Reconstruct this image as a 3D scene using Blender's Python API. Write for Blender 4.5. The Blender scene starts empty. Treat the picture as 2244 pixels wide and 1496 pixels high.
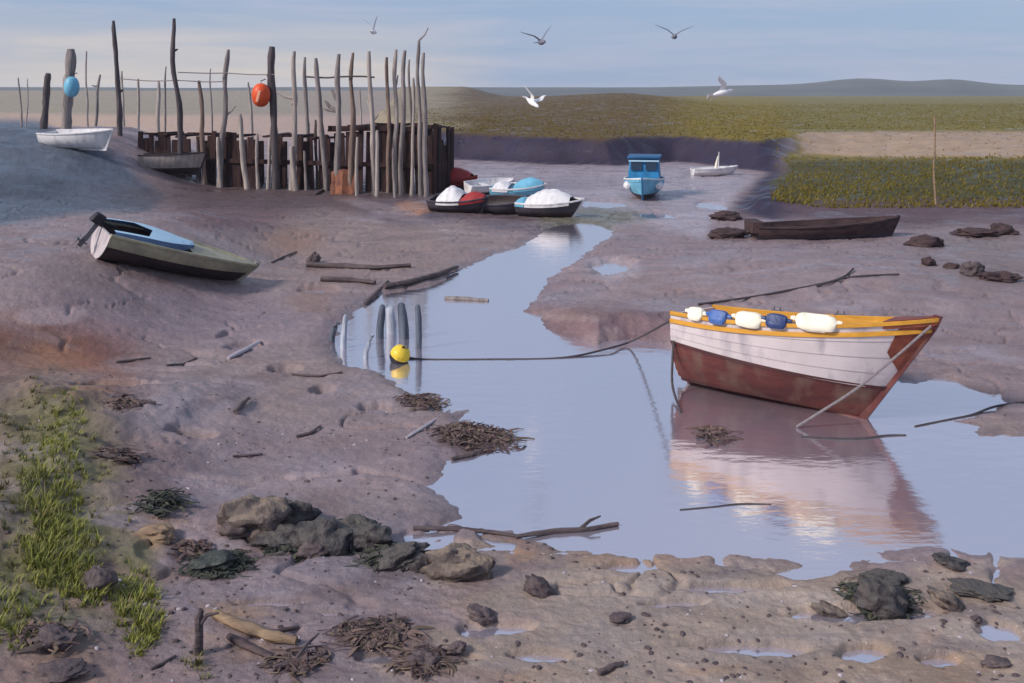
import bpy, math, random
import numpy as np
from mathutils import Vector, Matrix, noise as mnoise

random.seed(7)
C = bpy.context.scene.collection
CAMH, F, CX, HZ = 4.0, 2182.0, 1122.0, 200.0      # camera height (m), focal length / centre / horizon in photo pixels

# ------------------------------------------------------------------ numbers
def lin(c):
    return tuple(((v/255.0)/12.92 if v/255.0 <= 0.04045 else (((v/255.0)+0.055)/1.055)**2.4) for v in c)

def sstep(a, b, x):
    t = np.clip((x-a)/(b-a), 0, 1)
    return t*t*(3-2*t)

def _hash(i, j, s):
    h = (i.astype(np.int64)*374761393 + j.astype(np.int64)*668265263 + s*1442695041) & 0xffffffff
    h = ((h ^ (h >> 13))*1274126177) & 0xffffffff
    return ((h ^ (h >> 16)) & 0xffff)/65535.0*2-1

def vn(x, y, s=0):
    i, j = np.floor(x), np.floor(y)
    u, v = x-i, y-j
    u, v = u*u*(3-2*u), v*v*(3-2*v)
    a = _hash(i, j, s)*(1-u)+_hash(i+1, j, s)*u
    b = _hash(i, j+1, s)*(1-u)+_hash(i+1, j+1, s)*u
    return a*(1-v)+b*v

def fbm(x, y, s=0, o=4):
    r, a = 0.0, 0.5
    for k in range(o):
        r = r+a*vn(x*2**k+17.3*k, y*2**k-9.1*k, s+k)
        a *= 0.5
    return r

def px2w(px, py, z=0.0):
    d = F*(CAMH-z)/(py-HZ)
    return (px-CX)/F*d, d

def sdf(poly, X, D):
    """signed distance to a polygon, positive inside"""
    best = np.full(X.shape, 1e9)
    inside = np.zeros(X.shape, bool)
    n = len(poly)
    for k in range(n):
        ax, ay = poly[k]; bx, by = poly[(k+1) % n]
        dx, dy = bx-ax, by-ay
        t = np.clip(((X-ax)*dx+(D-ay)*dy)/(dx*dx+dy*dy+1e-12), 0, 1)
        best = np.minimum(best, (X-ax-t*dx)**2+(D-ay-t*dy)**2)
        c = ((ay > D) != (by > D))
        with np.errstate(divide='ignore', invalid='ignore'):
            xi = ax+(D-ay)*dx/(dy if dy != 0 else 1e-12)
        inside ^= c & (X < xi)
    r = np.sqrt(best)
    return np.where(inside, r, -r)

# ------------------------------------------------------------------ the lie of the land
CREEK = [(1238,494),(1212,502),(1190,522),(1150,545),(1100,560),(1050,583),(1000,608),(960,632),(900,644),(842,652),
         (795,690),(765,718),(750,762),(790,800),(850,812),(900,840),(960,872),(1000,892),(1045,868),(1062,918),(1128,935),
         (1112,970),(1060,1000),(1012,1030),(985,1060),(1020,1087),(1080,1120),(1140,1143),(1185,1160),(1250,1183),(1320,1180),
         (1400,1188),(1500,1190),(1580,1180),(1650,1190),(1700,1200),(1780,1212),(1850,1184),(1900,1192),(2000,1172),(2100,1182),
         (2244,1196),(2700,1210),(2700,985),(2244,968),(2120,962),(2108,936),(2010,932),(2125,892),(2150,870),(2060,840),(1970,848),
         (1930,830),(1800,802),(1600,790),(1500,788),(1445,752),(1380,742),(1310,757),(1240,737),(1185,722),(1178,692),(1130,686),
         (1140,668),(1170,630),(1200,600),(1260,560),(1300,531),(1332,506),(1280,490)]
CREEK = [px2w(*p) for p in CREEK]
MARSH = [(935,352),(1000,352),(1200,362),(1350,367),(1480,356),(1600,368),(1692,380),(1650,420),(1605,456),(1700,482),
         (1900,478),(2244,482),(3300,486)]
MARSH = [px2w(*p) for p in MARSH]+[(900, 60), (900, 1500), (-160, 1500), (-16, 110)]
PUDDLES = [(540,768,34,9,-.2),(625,822,34,7,.1),(705,870,22,8,-.1),(822,905,36,9,-.1),(490,742,10,9,0),
           (1380,1250,55,20,-.2),(1590,1296,100,16,-.25),(1760,1262,60,24,-.3),(1840,1356,105,24,.12),(1990,1352,70,24,-.3),
           (1640,1432,105,20,.1),(1900,1440,55,26,-.4),(1085,1388,68,22,-.3),(850,1450,50,20,0),(1190,1448,60,20,.1),(1010,1452,40,13,.3),
           (705,1349,52,6,-.05),(2190,1390,42,38,0),(760,1182,34,12,.05),(1480,1330,60,16,-.2),(2060,1455,40,20,0),
           (1340,590,48,14,-.5),(1440,474,42,8,.05),(1318,448,60,9,.08),(1545,384,38,5,0),(1120,402,60,7,0),(1560,452,30,8,0),
           (240,885,70,14,0),(330,1350,40,12,0),(700,640,40,5,0),(420,985,50,8,.1),(590,1185,60,20,.1),(600,1330,60,14,-.1)]

PUD = []
for (a, b, rx, ry, rot) in PUDDLES:
    x, d = px2w(a, b)
    PUD.append((x, d, rx/F*d*(1.15 if b > 1200 else 1), ry*d*d/(F*CAMH)*(.62 if b > 1200 else 1), rot))

def H(X, D):
    X = np.asarray(X, float); D = np.asarray(D, float)
    px = CX+F*X/np.maximum(D, 1.0)
    nr = sstep(12.5, 9.0, D)
    z = 0.075-.022*nr+(1-.55*nr)*(0.05*fbm(X*.3, D*.3, 3)+0.035*fbm(X*1.1, D*1.6, 9))+0.020*fbm(X*4, D*6, 5, 3)+0.014*fbm(X*14, D*20, 15, 2)
    # left-hand foreshore slopes, the ramp beside the jetty, and the grassy near-left bank
    z = z+0.95*sstep(-4.9, -8.3, X)*sstep(13, 17, D)*(1-sstep(24, 31, D))
    z = z+2.25*sstep(-11.6, -18.5, X)*sstep(30.5, 42, D)*(1-sstep(46, 54, D))*(1+.06*fbm(X*.9, D*.9, 21))
    z = z+0.34*sstep(-2.6, -4.6, X)*(1-sstep(11.5, 14.5, D))*(1+.5*fbm(X*2, D*2, 22))
    # right-hand mud between creek and marsh
    z = z+0.32*np.exp(-((X-7.5)/4.5)**2-((D-19.5)/4.0)**2)
    z = z+0.20*np.exp(-((X-1.6)/1.3)**2-((D-16.8)/1.1)**2)
    # marsh
    s = sdf(MARSH, X, D)+0.8*fbm(X*.22, D*.22, 31)
    w = 1.7+12*sstep(1650, 1850, px)
    top = 1.38+.16*sstep(1400, 1000, px)+.14*fbm(X*.12, D*.12, 33)
    z = z+top*sstep(0.0, 1.0, s/w)
    z = z+0.75*sstep(6, 75, s)*sstep(1350, 1600, px)*(1-sstep(150, 220, D))
    z = z+2.35*sstep(8, 46, s)*sstep(860, 1060, px)*(1-sstep(1330, 1640, px))*(1-sstep(170, 300, D))
    z = np.where(s > 0, z+(.10*fbm(X*1.2, D*1.2, 35))*sstep(1, 4, s), z)
    z = z+4.3*sstep(165, 400, D)*(1-sstep(1010, 1120, px))
    rl = np.abs(fbm(X*.55+.8*fbm(X*.9, D*.9, 46), D*.75, 45, 3))
    z = z-.05*sstep(.05, .0, rl)*(s < -.5)*(D < 34)*sstep(6.5, 8.5, D)*(1-.75*sstep(-3.0, -4.2, X)*(D < 13))
    # puddles and creek
    n2 = .35*fbm(X*2.2, D*2.2, 41)+.18*fbm(X*9, D*9, 42, 2)
    for (cx, cd, a, b, rot) in PUD:
        dx, dd = X-cx, D-cd
        m = (np.abs(dx) < a*1.8+b) & (np.abs(dd) < b*1.8+a)
        if not m.any(): continue
        c0, s0 = math.cos(rot), math.sin(rot)
        k_ = a/b
        e = np.sqrt(((dx*c0-dd*k_*s0*.6)/a)**2+((dd*c0+dx/k_*s0*1.6)/b)**2)
        k = np.where(m, sstep(-.35, .22, 1-e+n2*1.3), 0)
        z = z*(1-k)+(-.022)*k
    c = sdf(CREEK, X, D)+.13*fbm(X*2.5, D*2.5, 51)+.05*fbm(X*9, D*9, 52, 2)
    k = sstep(-.55, .3, c)
    k = np.where(c > -.55, k, 0)
    z = z*(1-k)+(-.12)*k
    return z

# the ground sheet is a fan of rows (distance) and columns (direction); heights are read back from it
_ys = np.concatenate([np.arange(1760, 520, -2.5), np.arange(520, 290, -1.0), np.arange(290, 212, -1.0), np.array([209, 206, 204, 203])])
GD_ = np.concatenate([np.array([-6, -2, 0, 1.5, 2.6, 3.6, 4.4, 5.0]), F*CAMH/(_ys-HZ), np.array([4500.0])])
GU_ = np.concatenate([np.linspace(-1.6, -.58, 40), np.arange(-.575, .575, .0016), np.linspace(.58, 1.6, 40)])
GS_ = np.maximum(GD_, 5.5)
GX_ = (GU_[None, :]*GS_[:, None]).ravel(); GY_ = np.repeat(GD_, len(GU_))
GZ_ = np.concatenate([H(GX_[i:i+80000], GY_[i:i+80000]) for i in range(0, len(GX_), 80000)])
GG_ = GZ_.reshape(len(GD_), len(GU_))

def Hq(X, D):
    X = np.atleast_1d(np.asarray(X, float)); D = np.atleast_1d(np.asarray(D, float))
    i = np.clip(np.searchsorted(GD_, D)-1, 0, len(GD_)-2); fy = np.clip((D-GD_[i])/(GD_[i+1]-GD_[i]), 0, 1)
    u = X/np.maximum(D, 5.5)
    j = np.clip(np.searchsorted(GU_, u)-1, 0, len(GU_)-2); fx = np.clip((u-GU_[j])/(GU_[j+1]-GU_[j]), 0, 1)
    return (GG_[i, j]*(1-fx)+GG_[i, j+1]*fx)*(1-fy)+(GG_[i+1, j]*(1-fx)+GG_[i+1, j+1]*fx)*fy

_DD = np.geomspace(3.5, 260, 2500)
def G(px, py, floor=0.0):
    """the point of the ground (or water) seen at a photo pixel"""
    X = (px-CX)/F*_DD
    h = np.maximum(Hq(X, _DD), floor)
    zr = CAMH-(py-HZ)*_DD/F
    i = int(np.argmax(zr <= h)) if (zr <= h).any() else len(_DD)-1
    return Vector((X[i], _DD[i], h[i]))

def hz(x, y): return float(max(Hq(x, y)[0], 0.0))

# ------------------------------------------------------------------ scene helpers
def tag(o, label=None, cat=None, group=None, kind=None):
    if label: o['label'] = label
    if cat: o['category'] = cat
    if group: o['group'] = group
    if kind: o['kind'] = kind
    return o

def empty(name, loc, label, cat, group=None, M=None):
    o = bpy.data.objects.new(name, None); C.objects.link(o)
    o.empty_display_size = .1
    o.matrix_world = (Matrix.Translation(loc) @ M.to_4x4()) if M else Matrix.Translation(loc)
    return tag(o, label, cat, group)

class MB:
    def __init__(s): s.v = []; s.f = []; s.m = []; s.sm = True
    def quadgrid(s, rows, closed=False, mi=0):
        n = len(rows[0]); b = len(s.v)
        for r in rows: s.v += [tuple(p) for p in r]
        for i in range(len(rows)-1):
            for j in range(n if closed else n-1):
                k = (j+1) % n
                s.f.append((b+i*n+j, b+i*n+k, b+(i+1)*n+k, b+(i+1)*n+j)); s.m.append(mi)
        return b
    def tube(s, pts, rad, n=8, caps=True, squash=1.0, jit=0.0, mi=0):
        pts = [Vector(p) for p in pts]
        if not hasattr(rad, '__len__'): rad = [rad]*len(pts)
        rows = []
        for i, p in enumerate(pts):
            t = (pts[min(i+1, len(pts)-1)]-pts[max(i-1, 0)]).normalized()
            a = Vector((0, 0, 1)) if abs(t.z) < .9 else Vector((1, 0, 0))
            u = t.cross(a).normalized(); w = t.cross(u)
            rows.append([p+(u*math.cos(q)+w*math.sin(q)*squash)*rad[i]*(1+random.uniform(-jit, jit)) for q in [2*math.pi*k/n for k in range(n)]])
        b = s.quadgrid(rows, True, mi)
        if caps:
            s.f.append(tuple(b+k for k in range(n))[::-1]); s.m.append(mi)
            e = b+(len(rows)-1)*n
            s.f.append(tuple(e+k for k in range(n))); s.m.append(mi)
    def box(s, c, h, M=None, mi=0, taper=1.0):
        b = len(s.v); c = Vector(c)
        for z in (-1, 1):
            k = taper if z > 0 else 1
            for x, y in ((-1, -1), (1, -1), (1, 1), (-1, 1)):
                p = Vector((x*h[0]*k, y*h[1]*k, z*h[2]))
                s.v.append(tuple(c+(M @ p if M else p)))
        for f in ((0, 3, 2, 1), (4, 5, 6, 7), (0, 1, 5, 4), (1, 2, 6, 5), (2, 3, 7, 6), (3, 0, 4, 7)):
            s.f.append(tuple(b+i for i in f)); s.m.append(mi)
    def lathe(s, prof, axis='z', n=16, c=(0, 0, 0), mi=0, sy=1.0):
        rows = []
        for r, h in prof:
            row = []
            for k in range(n):
                a = 2*math.pi*k/n
                p = (r*math.cos(a), r*math.sin(a)*sy, h)
                if axis == 'x': p = (h, r*math.cos(a), r*math.sin(a)*sy)
                row.append((p[0]+c[0], p[1]+c[1], p[2]+c[2]))
            rows.append(row)
        s.quadgrid(rows, True, mi)
    def build(s, name, mats, parent=None, smooth=True, bevel=0, angle=40, M=None):
        me = bpy.data.meshes.new(name)
        vv = s.v if M is None else [tuple(M @ Vector(p)) for p in s.v]
        me.from_pydata(vv, [], s.f); me.validate()
        if not isinstance(mats, (list, tuple)): mats = [mats]
        for m in mats: me.materials.append(m)
        if len(mats) > 1 and len(s.m) == len(me.polygons): me.polygons.foreach_set('material_index', s.m)
        if smooth:
            me.polygons.foreach_set('use_smooth', [True]*len(me.polygons))
            try: me.set_sharp_from_angle(angle=math.radians(angle))
            except Exception: pass
        o = bpy.data.objects.new(name, me); C.objects.link(o)
        if parent: o.parent = parent
        if bevel:
            b = o.modifiers.new('bevel', 'BEVEL'); b.width = bevel; b.segments = 2; b.limit_method = 'ANGLE'
        return o

# ------------------------------------------------------------------ materials
def mat(name, col, rough=.6, var=.25, scale=3.0, stretch=(1, 1, 1), bump=.25, bscale=None, col2=None, spec=.35, topcol=None, dirt=None):
    m = bpy.data.materials.new(name); m.use_nodes = True
    N, L = m.node_tree.nodes, m.node_tree.links
    P = N['Principled BSDF']
    P.inputs['Roughness'].default_value = rough
    P.inputs['Specular IOR Level'].default_value = spec
    c = lin(col)
    c2 = lin(col2) if col2 else tuple(x*(1-var) for x in c)
    c1 = c if col2 else tuple(min(1, x*(1+var*.5)) for x in c)
    tc = N.new('ShaderNodeTexCoord'); mp = N.new('ShaderNodeMapping'); mp.inputs['Scale'].default_value = stretch
    oi = N.new('ShaderNodeObjectInfo'); ad = N.new('ShaderNodeVectorMath'); ad.operation = 'ADD'
    L.new(tc.outputs['Object'], mp.inputs['Vector'])
    L.new(mp.outputs['Vector'], ad.inputs[0]); L.new(oi.outputs['Location'], ad.inputs[1])
    n1 = N.new('ShaderNodeTexNoise'); n1.inputs['Scale'].default_value = scale; n1.inputs['Detail'].default_value = 6; n1.inputs['Roughness'].default_value = .65
    L.new(ad.outputs[0], n1.inputs['Vector'])
    rp = N.new('ShaderNodeValToRGB')
    rp.color_ramp.elements[0].position = .35; rp.color_ramp.elements[0].color = (*c2, 1)
    rp.color_ramp.elements[1].position = .65; rp.color_ramp.elements[1].color = (*c1, 1)
    L.new(n1.outputs['Fac'], rp.inputs['Fac'])
    out = rp.outputs['Color']
    if dirt:            # blotchy stains with their own shape
        n3 = N.new('ShaderNodeTexNoise'); n3.inputs['Scale'].default_value = scale*1.7; n3.inputs['Detail'].default_value = 8
        mp3 = N.new('ShaderNodeMapping'); mp3.inputs['Location'].default_value = (3, 7, 1); mp3.inputs['Scale'].default_value = (1, 1, .35)
        L.new(tc.outputs['Object'], mp3.inputs['Vector']); L.new(mp3.outputs['Vector'], n3.inputs['Vector'])
        r3 = N.new('ShaderNodeValToRGB'); r3.color_ramp.elements[0].position = .5; r3.color_ramp.elements[1].position = .72
        L.new(n3.outputs['Fac'], r3.inputs['Fac'])
        mx = N.new('ShaderNodeMixRGB'); mx.inputs['Color2'].default_value = (*lin(dirt), 1)
        L.new(r3.outputs['Color'], mx.inputs['Fac']); L.new(out, mx.inputs['Color1']); out = mx.outputs['Color']
    if topcol:          # growth lying on upward faces
        ge = N.new('ShaderNodeNewGeometry'); sx = N.new('ShaderNodeSeparateXYZ'); L.new(ge.outputs['Normal'], sx.inputs[0])
        ma = N.new('ShaderNodeMath'); ma.operation = 'MULTIPLY_ADD'; ma.inputs[1].default_value = 1.0
        L.new(sx.outputs['Z'], ma.inputs[0])
        mb_ = N.new('ShaderNodeMath'); mb_.operation = 'MULTIPLY_ADD'; mb_.inputs[1].default_value = 1.6; mb_.inputs[2].default_value = -.95
        L.new(n1.outputs['Fac'], mb_.inputs[0]); L.new(mb_.outputs[0], ma.inputs[2])
        r4 = N.new('ShaderNodeValToRGB'); r4.color_ramp.elements[0].position = .48; r4.color_ramp.elements[1].position = .75
        L.new(ma.outputs[0], r4.inputs['Fac'])
        mx = N.new('ShaderNodeMixRGB'); mx.inputs['Color2'].default_value = (*lin(topcol), 1)
        L.new(r4.outputs['Color'], mx.inputs['Fac']); L.new(out, mx.inputs['Color1']); out = mx.outputs['Color']
    L.new(out, P.inputs['Base Color'])
    if bump:
        n2 = N.new('ShaderNodeTexNoise'); n2.inputs['Scale'].default_value = bscale or scale*4; n2.inputs['Detail'].default_value = 5
        L.new(ad.outputs[0], n2.inputs['Vector'])
        bp = N.new('ShaderNodeBump'); bp.inputs['Strength'].default_value = bump; bp.inputs['Distance'].default_value = .03
        L.new(n2.outputs['Fac'], bp.inputs['Height']); L.new(bp.outputs['Normal'], P.inputs['Normal'])
    return m

W = (1, 1, .12)
M = dict(
    post_grey=mat('weathered_grey_timber', (154, 143, 140), .8, scale=9, stretch=W, col2=(106, 97, 97), bump=.5),
    post_pale=mat('bleached_timber', (184, 171, 163), .8, scale=9, stretch=W, col2=(140, 128, 123), bump=.5),
    post_dark=mat('dark_wet_timber', (98, 88, 90), .7, scale=9, stretch=W, col2=(60, 52, 57), bump=.5),
    post_brown=mat('brown_timber', (144, 122, 110), .8, scale=9, stretch=W, col2=(94, 78, 72), bump=.5),
    quay=mat('tarred_plank', (66, 43, 45), .85, scale=4, stretch=(2.5, 2.5, .3), col2=(32, 24, 27), bump=.5, spec=.2, dirt=(72, 50, 42)),
    deck=mat('deck_timber', (120, 104, 98), .8, scale=5, stretch=(.4, 3, 1), col2=(84, 72, 72)),
    cream=mat('cream_paint', (198, 186, 188), .45, .1, scale=2.5, bump=.08, dirt=(150, 140, 148)),
    white=mat('white_paint', (226, 222, 224), .45, .08, scale=3, bump=.08, dirt=(185, 178, 182)),
    antifoul=mat('red_brown_antifouling', (104, 50, 46), .6, scale=2.2, stretch=(.5, 1, 2), col2=(70, 32, 35), bump=.3, dirt=(104, 80, 70)),
    ochre=mat('varnished_ochre', (204, 146, 52), .45, .2, scale=4, stretch=(.3, 3, 3), bump=.1),
    rust_wood=mat('red_brown_timber', (140, 72, 50), .55, scale=5, stretch=(.4, 2, 2), col2=(98, 48, 40), bump=.2),
    floor=mat('boat_floorboards', (150, 112, 72), .7, scale=5, stretch=(.2, 5, 1)),
    cloth=mat('cream_canvas', (246, 236, 214), .7, .06, scale=6, bump=.25),
    blue=mat('blue_vinyl', (70, 104, 170), .45, .3, scale=6, bump=.2),
    navy=mat('navy_vinyl', (44, 62, 112), .45, .3, scale=6, bump=.2),
    paleblue=mat('pale_blue_paint', (172, 204, 224), .45, .1, scale=4, bump=.06),
    midblue=mat('mid_blue_paint', (84, 110, 146), .5, .25, scale=4, bump=.06),
    boatblue=mat('bright_blue_paint', (44, 122, 170), .45, .3, scale=3, bump=.08),
    skyblue=mat('sky_blue_paint', (112, 178, 206), .45, .2, scale=3, bump=.08),
    deepblue=mat('deep_blue_paint', (28, 84, 130), .45, .3, scale=3, bump=.08),
    olive=mat('olive_grey_paint', (176, 168, 138), .55, scale=3, col2=(140, 134, 116), bump=.12),
    tarbrown=mat('dark_brown_hull', (66, 52, 54), .55, scale=3, col2=(46, 36, 40), bump=.2),
    slatehull=mat('slate_hull', (84, 78, 90), .55, scale=3, col2=(60, 55, 66), bump=.2),
    wreck=mat('rotten_timber', (82, 62, 62), .8, scale=5, stretch=(.4, 2, 2), col2=(52, 38, 42), bump=.5),
    red=mat('red_paint', (158, 50, 50), .5, .25, scale=3, bump=.08),
    black=mat('black_rubber', (38, 36, 42), .5, .3, bump=.1),
    metal=mat('dull_metal', (96, 96, 104), .45, .2, bump=.1),
    glass=mat('cabin_window', (26, 44, 66), .1, .1, bump=0, spec=.8),
    rope=mat('tarry_rope', (84, 76, 80), .9, .3, scale=40, bump=.6),
    ropepale=mat('pale_rope', (142, 132, 136), .9, .25, scale=40, bump=.6),
    yellow=mat('yellow_plastic', (236, 200, 60), .4, .15, scale=6, bump=.05, dirt=(190, 150, 60)),
    orange=mat('orange_plastic', (222, 84, 36), .45, .15, scale=6, bump=.05),
    pinkish=mat('pale_pink_orange_tape', (240, 170, 140), .5, .1, bump=.05),
    rock=mat('dark_shore_rock', (112, 98, 92), .65, scale=5, col2=(62, 53, 54), bump=.9, topcol=(126, 110, 98)),
    rockweed=mat('weed_hung_rock', (84, 76, 76), .6, scale=6, col2=(46, 43, 48), bump=.9, topcol=(84, 78, 74)),
    stone=mat('brown_stone', (98, 84, 84), .65, scale=6, col2=(70, 58, 62), bump=.6),
    stonepale=mat('pale_stone', (176, 166, 172), .6, .15, scale=6, bump=.4),
    kelp=mat('dark_green_weed', (70, 72, 62), .45, scale=5, col2=(44, 46, 46), bump=.3),
    wrack=mat('brown_wrack', (104, 84, 80), .5, scale=5, col2=(74, 58, 60), bump=.3),
    drift=mat('driftwood', (104, 90, 90), .8, scale=5, stretch=(.5, 2, 2), col2=(70, 58, 62), bump=.6),
    drifttan=mat('tan_driftwood', (158, 132, 104), .8, scale=5, stretch=(.5, 2, 2), col2=(120, 98, 82), bump=.5),
    gullw=mat('gull_white', (236, 232, 232), .7, .05, bump=.1),
    gullg=mat('gull_grey', (118, 120, 134), .7, .1, bump=.1),
    bootstripe=mat('dark_maroon_stripe', (84, 40, 40), .5, scale=3, col2=(58, 28, 32), bump=.1),
    rust=mat('rusty_plate', (150, 94, 66), .8, scale=5, col2=(104, 64, 56), bump=.4),
)

def grass_mat(name, cols):
    m = bpy.data.materials.new(name); m.use_nodes = True
    N, L = m.node_tree.nodes, m.node_tree.links
    P = N['Principled BSDF']; P.inputs['Roughness'].default_value = .6; P.inputs['Specular IOR Level'].default_value = .2
    g = N.new('ShaderNodeNewGeometry'); r = N.new('ShaderNodeValToRGB')
    r.color_ramp.interpolation = 'LINEAR'
    while len(r.color_ramp.elements) < len(cols): r.color_ramp.elements.new(.5)
    for i, c in enumerate(cols):
        r.color_ramp.elements[i].position = i/(len(cols)-1); r.color_ramp.elements[i].color = (*lin(c), 1)
    L.new(g.outputs['Random Per Island'], r.inputs['Fac']); L.new(r.outputs['Color'], P.inputs['Base Color'])
    return m
M['wrack'] = grass_mat('brown_wrack', [(96, 78, 76), (74, 58, 60), (118, 98, 90), (86, 70, 72), (104, 92, 74)])
M['kelp'] = grass_mat('dark_green_weed', [(66, 68, 60), (46, 48, 48), (80, 80, 66), (56, 60, 58)])
M['rotlog'] = mat('rotten_log', (92, 74, 74), .7, scale=5, stretch=(.5, 2, 2), col2=(62, 48, 52), bump=.5)
M['greenrock'] = mat('green_black_rock', (66, 70, 64), .5, scale=6, col2=(40, 42, 44), bump=.8)
M['grass'] = grass_mat('bright_shore_grass', [(100, 100, 54), (140, 142, 58), (120, 124, 58), (156, 156, 74), (108, 112, 62), (150, 134, 90)])
M['grassdark'] = grass_mat('dull_shore_grass', [(104, 98, 70), (120, 116, 66), (92, 94, 66), (138, 128, 82)])
M['marshgrass'] = grass_mat('salt_marsh_grass', [(98, 82, 32), (112, 98, 26), (106, 94, 22), (116, 102, 30), (94, 82, 28)])

# ------------------------------------------------------------------ ground
def build_ground():
    nr, nc = len(GD_), len(GU_); Xf, Df, Z = GX_, GY_, GZ_
    Dp = np.maximum(Df, 4.0)
    wx = Xf*1.0
    px = CX+F*Xf/Dp; py = HZ+F*(CAMH-Z)/Dp
    sc = 160/np.maximum(Dp, 5)         # a brush-like raggedness of about the same size on the ground everywhere
    px = px+sc*3.2*fbm(Xf*.9, Df*.7, 61)+sc*1.2*fbm(Xf*4, Df*3, 62, 3)
    py = py+sc*.9*fbm(Xf*.9, Df*.7, 63)+sc*.5*fbm(Xf*4, Df*3, 64, 3)
    col = np.empty((len(Xf), 3)); col[:] = lin((136, 120, 126)); wet = np.full(len(Xf), .35)
    def put(k, c, w=None, a=1.0):
        k = np.clip(k, 0, 1)*a
        col[:] = col*(1-k[:, None])+np.array(lin(c))[None, :]*k[:, None]
        if w is not None: wet[:] = wet*(1-k)+w*k
    def ell(cx, cy, rx, ry, c, soft=.35, w=None, a=1.0, rot=0.0):
        dx, dy = px-cx, py-cy
        c0, s0 = math.cos(rot), math.sin(rot)
        e = np.sqrt(((dx*c0+dy*s0)/rx)**2+((dy*c0-dx*s0)/ry)**2)
        put(sstep(1+soft, 1-soft, e), c, w, a)
    def pol(pts, c, soft=20, w=None, a=1.0):
        put(sstep(-soft, soft, sdf(pts, px, py)), c, w, a)
    # distance bands
    far = sdf(MARSH, Xf, Df)+.8*fbm(Xf*.22, Df*.22, 31)
    out = far < 0
    put(np.where(out, sstep(70, 95, Df+14*fbm(Xf*.05, Df*.05, 66)), 0), (184, 156, 138), .2)
    put(np.where(out, sstep(150, 190, Df+20*fbm(Xf*.03, Df*.03, 67)), 0), (146, 136, 120), 0)
    # mud tones
    ell(1330, 900, 900, 700, (138, 122, 130), .6)
    ell(420, 620, 330, 110, (134, 117, 120), .5)
    ell(400, 700, 300, 70, (138, 122, 132), .5, .5)
    ell(760, 540, 360, 90, (140, 122, 122), .5)
    ell(640, 525, 60, 35, (158, 124, 108), .6, a=.7)
    ell(690, 660, 60, 30, (142, 116, 108), .6, a=.6)
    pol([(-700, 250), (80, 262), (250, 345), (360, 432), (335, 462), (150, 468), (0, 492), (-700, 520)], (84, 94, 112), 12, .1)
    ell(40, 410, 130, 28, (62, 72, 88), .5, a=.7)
    ell(510, 465, 140, 42, (112, 88, 92), .5)  # shadow and reflection below the jetty, put into the mud colour
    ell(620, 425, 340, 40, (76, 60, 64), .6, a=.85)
    ell(920, 462, 130, 30, (96, 86, 98), .4)
    ell(905, 456, 36, 14, (176, 124, 90), .5)
    ell(1130, 485, 120, 24, (104, 90, 98), .4, rot=.1)
    pol([(1010, 345), (1200, 360), (1500, 350), (1650, 385), (1600, 440), (1540, 520), (1400, 500), (1260, 500), (1220, 470), (1050, 420)], (156, 144, 156), 12, .8)
    ell(1300, 480, 110, 28, (112, 108, 98), .35)
    ell(1250, 400, 140, 14, (140, 124, 134), .5, a=.7)
    pol([(1590, 475), (1640, 415), (1700, 372), (1760, 390), (2000, 430), (2300, 425), (3000, 430), (3000, 492), (2000, 498)], (90, 70, 78), 14, .3)
    ell(2150, 560, 150, 70, (126, 112, 116), .5)
    ell(1560, 640, 420, 80, (144, 126, 132), .6)
    ell(1340, 712, 190, 40, (120, 97, 104), .4, .4)
    ell(1180, 640, 60, 50, (132, 112, 122), .5)
    ell(2170, 930, 110, 34, (146, 130, 130), .5)
    ell(1345, 585, 60, 24, (164, 150, 158), .5, .7)
    ell(560, 850, 500, 90, (142, 126, 128), .6)
    ell(320, 890, 170, 60, (140, 128, 138), .5, .6)
    ell(690, 1040, 90, 50, (152, 138, 148), .4, .7)
    ell(460, 1040, 190, 60, (140, 126, 134), .5, .6)
    ell(860, 1110, 130, 50, (146, 132, 138), .5, .6)
    ell(820, 1280, 260, 80, (138, 128, 140), .45, .7)
    ell(330, 1040, 120, 70, (114, 96, 102), .5)
    # the rusty, weedy left edge
    ell(90, 800, 220, 110, (112, 72, 64), .4, .1)
    ell(140, 815, 100, 46, (158, 92, 68), .7, .1)
    ell(60, 1080, 260, 300, (114, 98, 92), .45, .1)
    ell(130, 1130, 130, 270, (112, 112, 66), .6, .1, a=.75)
    ell(305, 1265, 60, 85, (116, 114, 70), .5, .1, a=.8)
    ell(210, 1280, 45, 50, (96, 70, 74), .4, .1)
    ell(30, 1290, 110, 110, (118, 116, 78), .6, .1, a=.6)
    ell(100, 1480, 130, 46, (160, 128, 114), .6, a=.6)
    ell(490, 1380, 80, 60, (158, 130, 104), .6, a=.7)
    ell(345, 1165, 60, 30, (160, 128, 100), .5, a=.9)
    # sandy near-right shore
    pol([(1000, 1200), (1250, 1195), (1700, 1235), (2100, 1260), (2600, 1280), (2800, 1800), (500, 1800), (800, 1430)], (158, 142, 136), 50, .5)
    ell(1390, 1225, 160, 26, (160, 130, 112), .5, a=.6)
    ell(1130, 1215, 34, 32, (168, 126, 106), .6, a=.7)
    ell(2130, 1440, 90, 60, (166, 130, 108), .6, a=.6)
    ell(1540, 1285, 80, 22, (118, 112, 124), .5, .7, rot=-.5)
    ell(820, 1395, 95, 42, (104, 86, 88), .35)
    ell(930, 1440, 50, 26, (100, 84, 88), .35)
    ell(1040, 960, 80, 28, (104, 84, 84), .4)
    ell(1260, 1475, 500, 14, (164, 132, 106), .7, a=.5)
    rg = random.Random(23)
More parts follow.
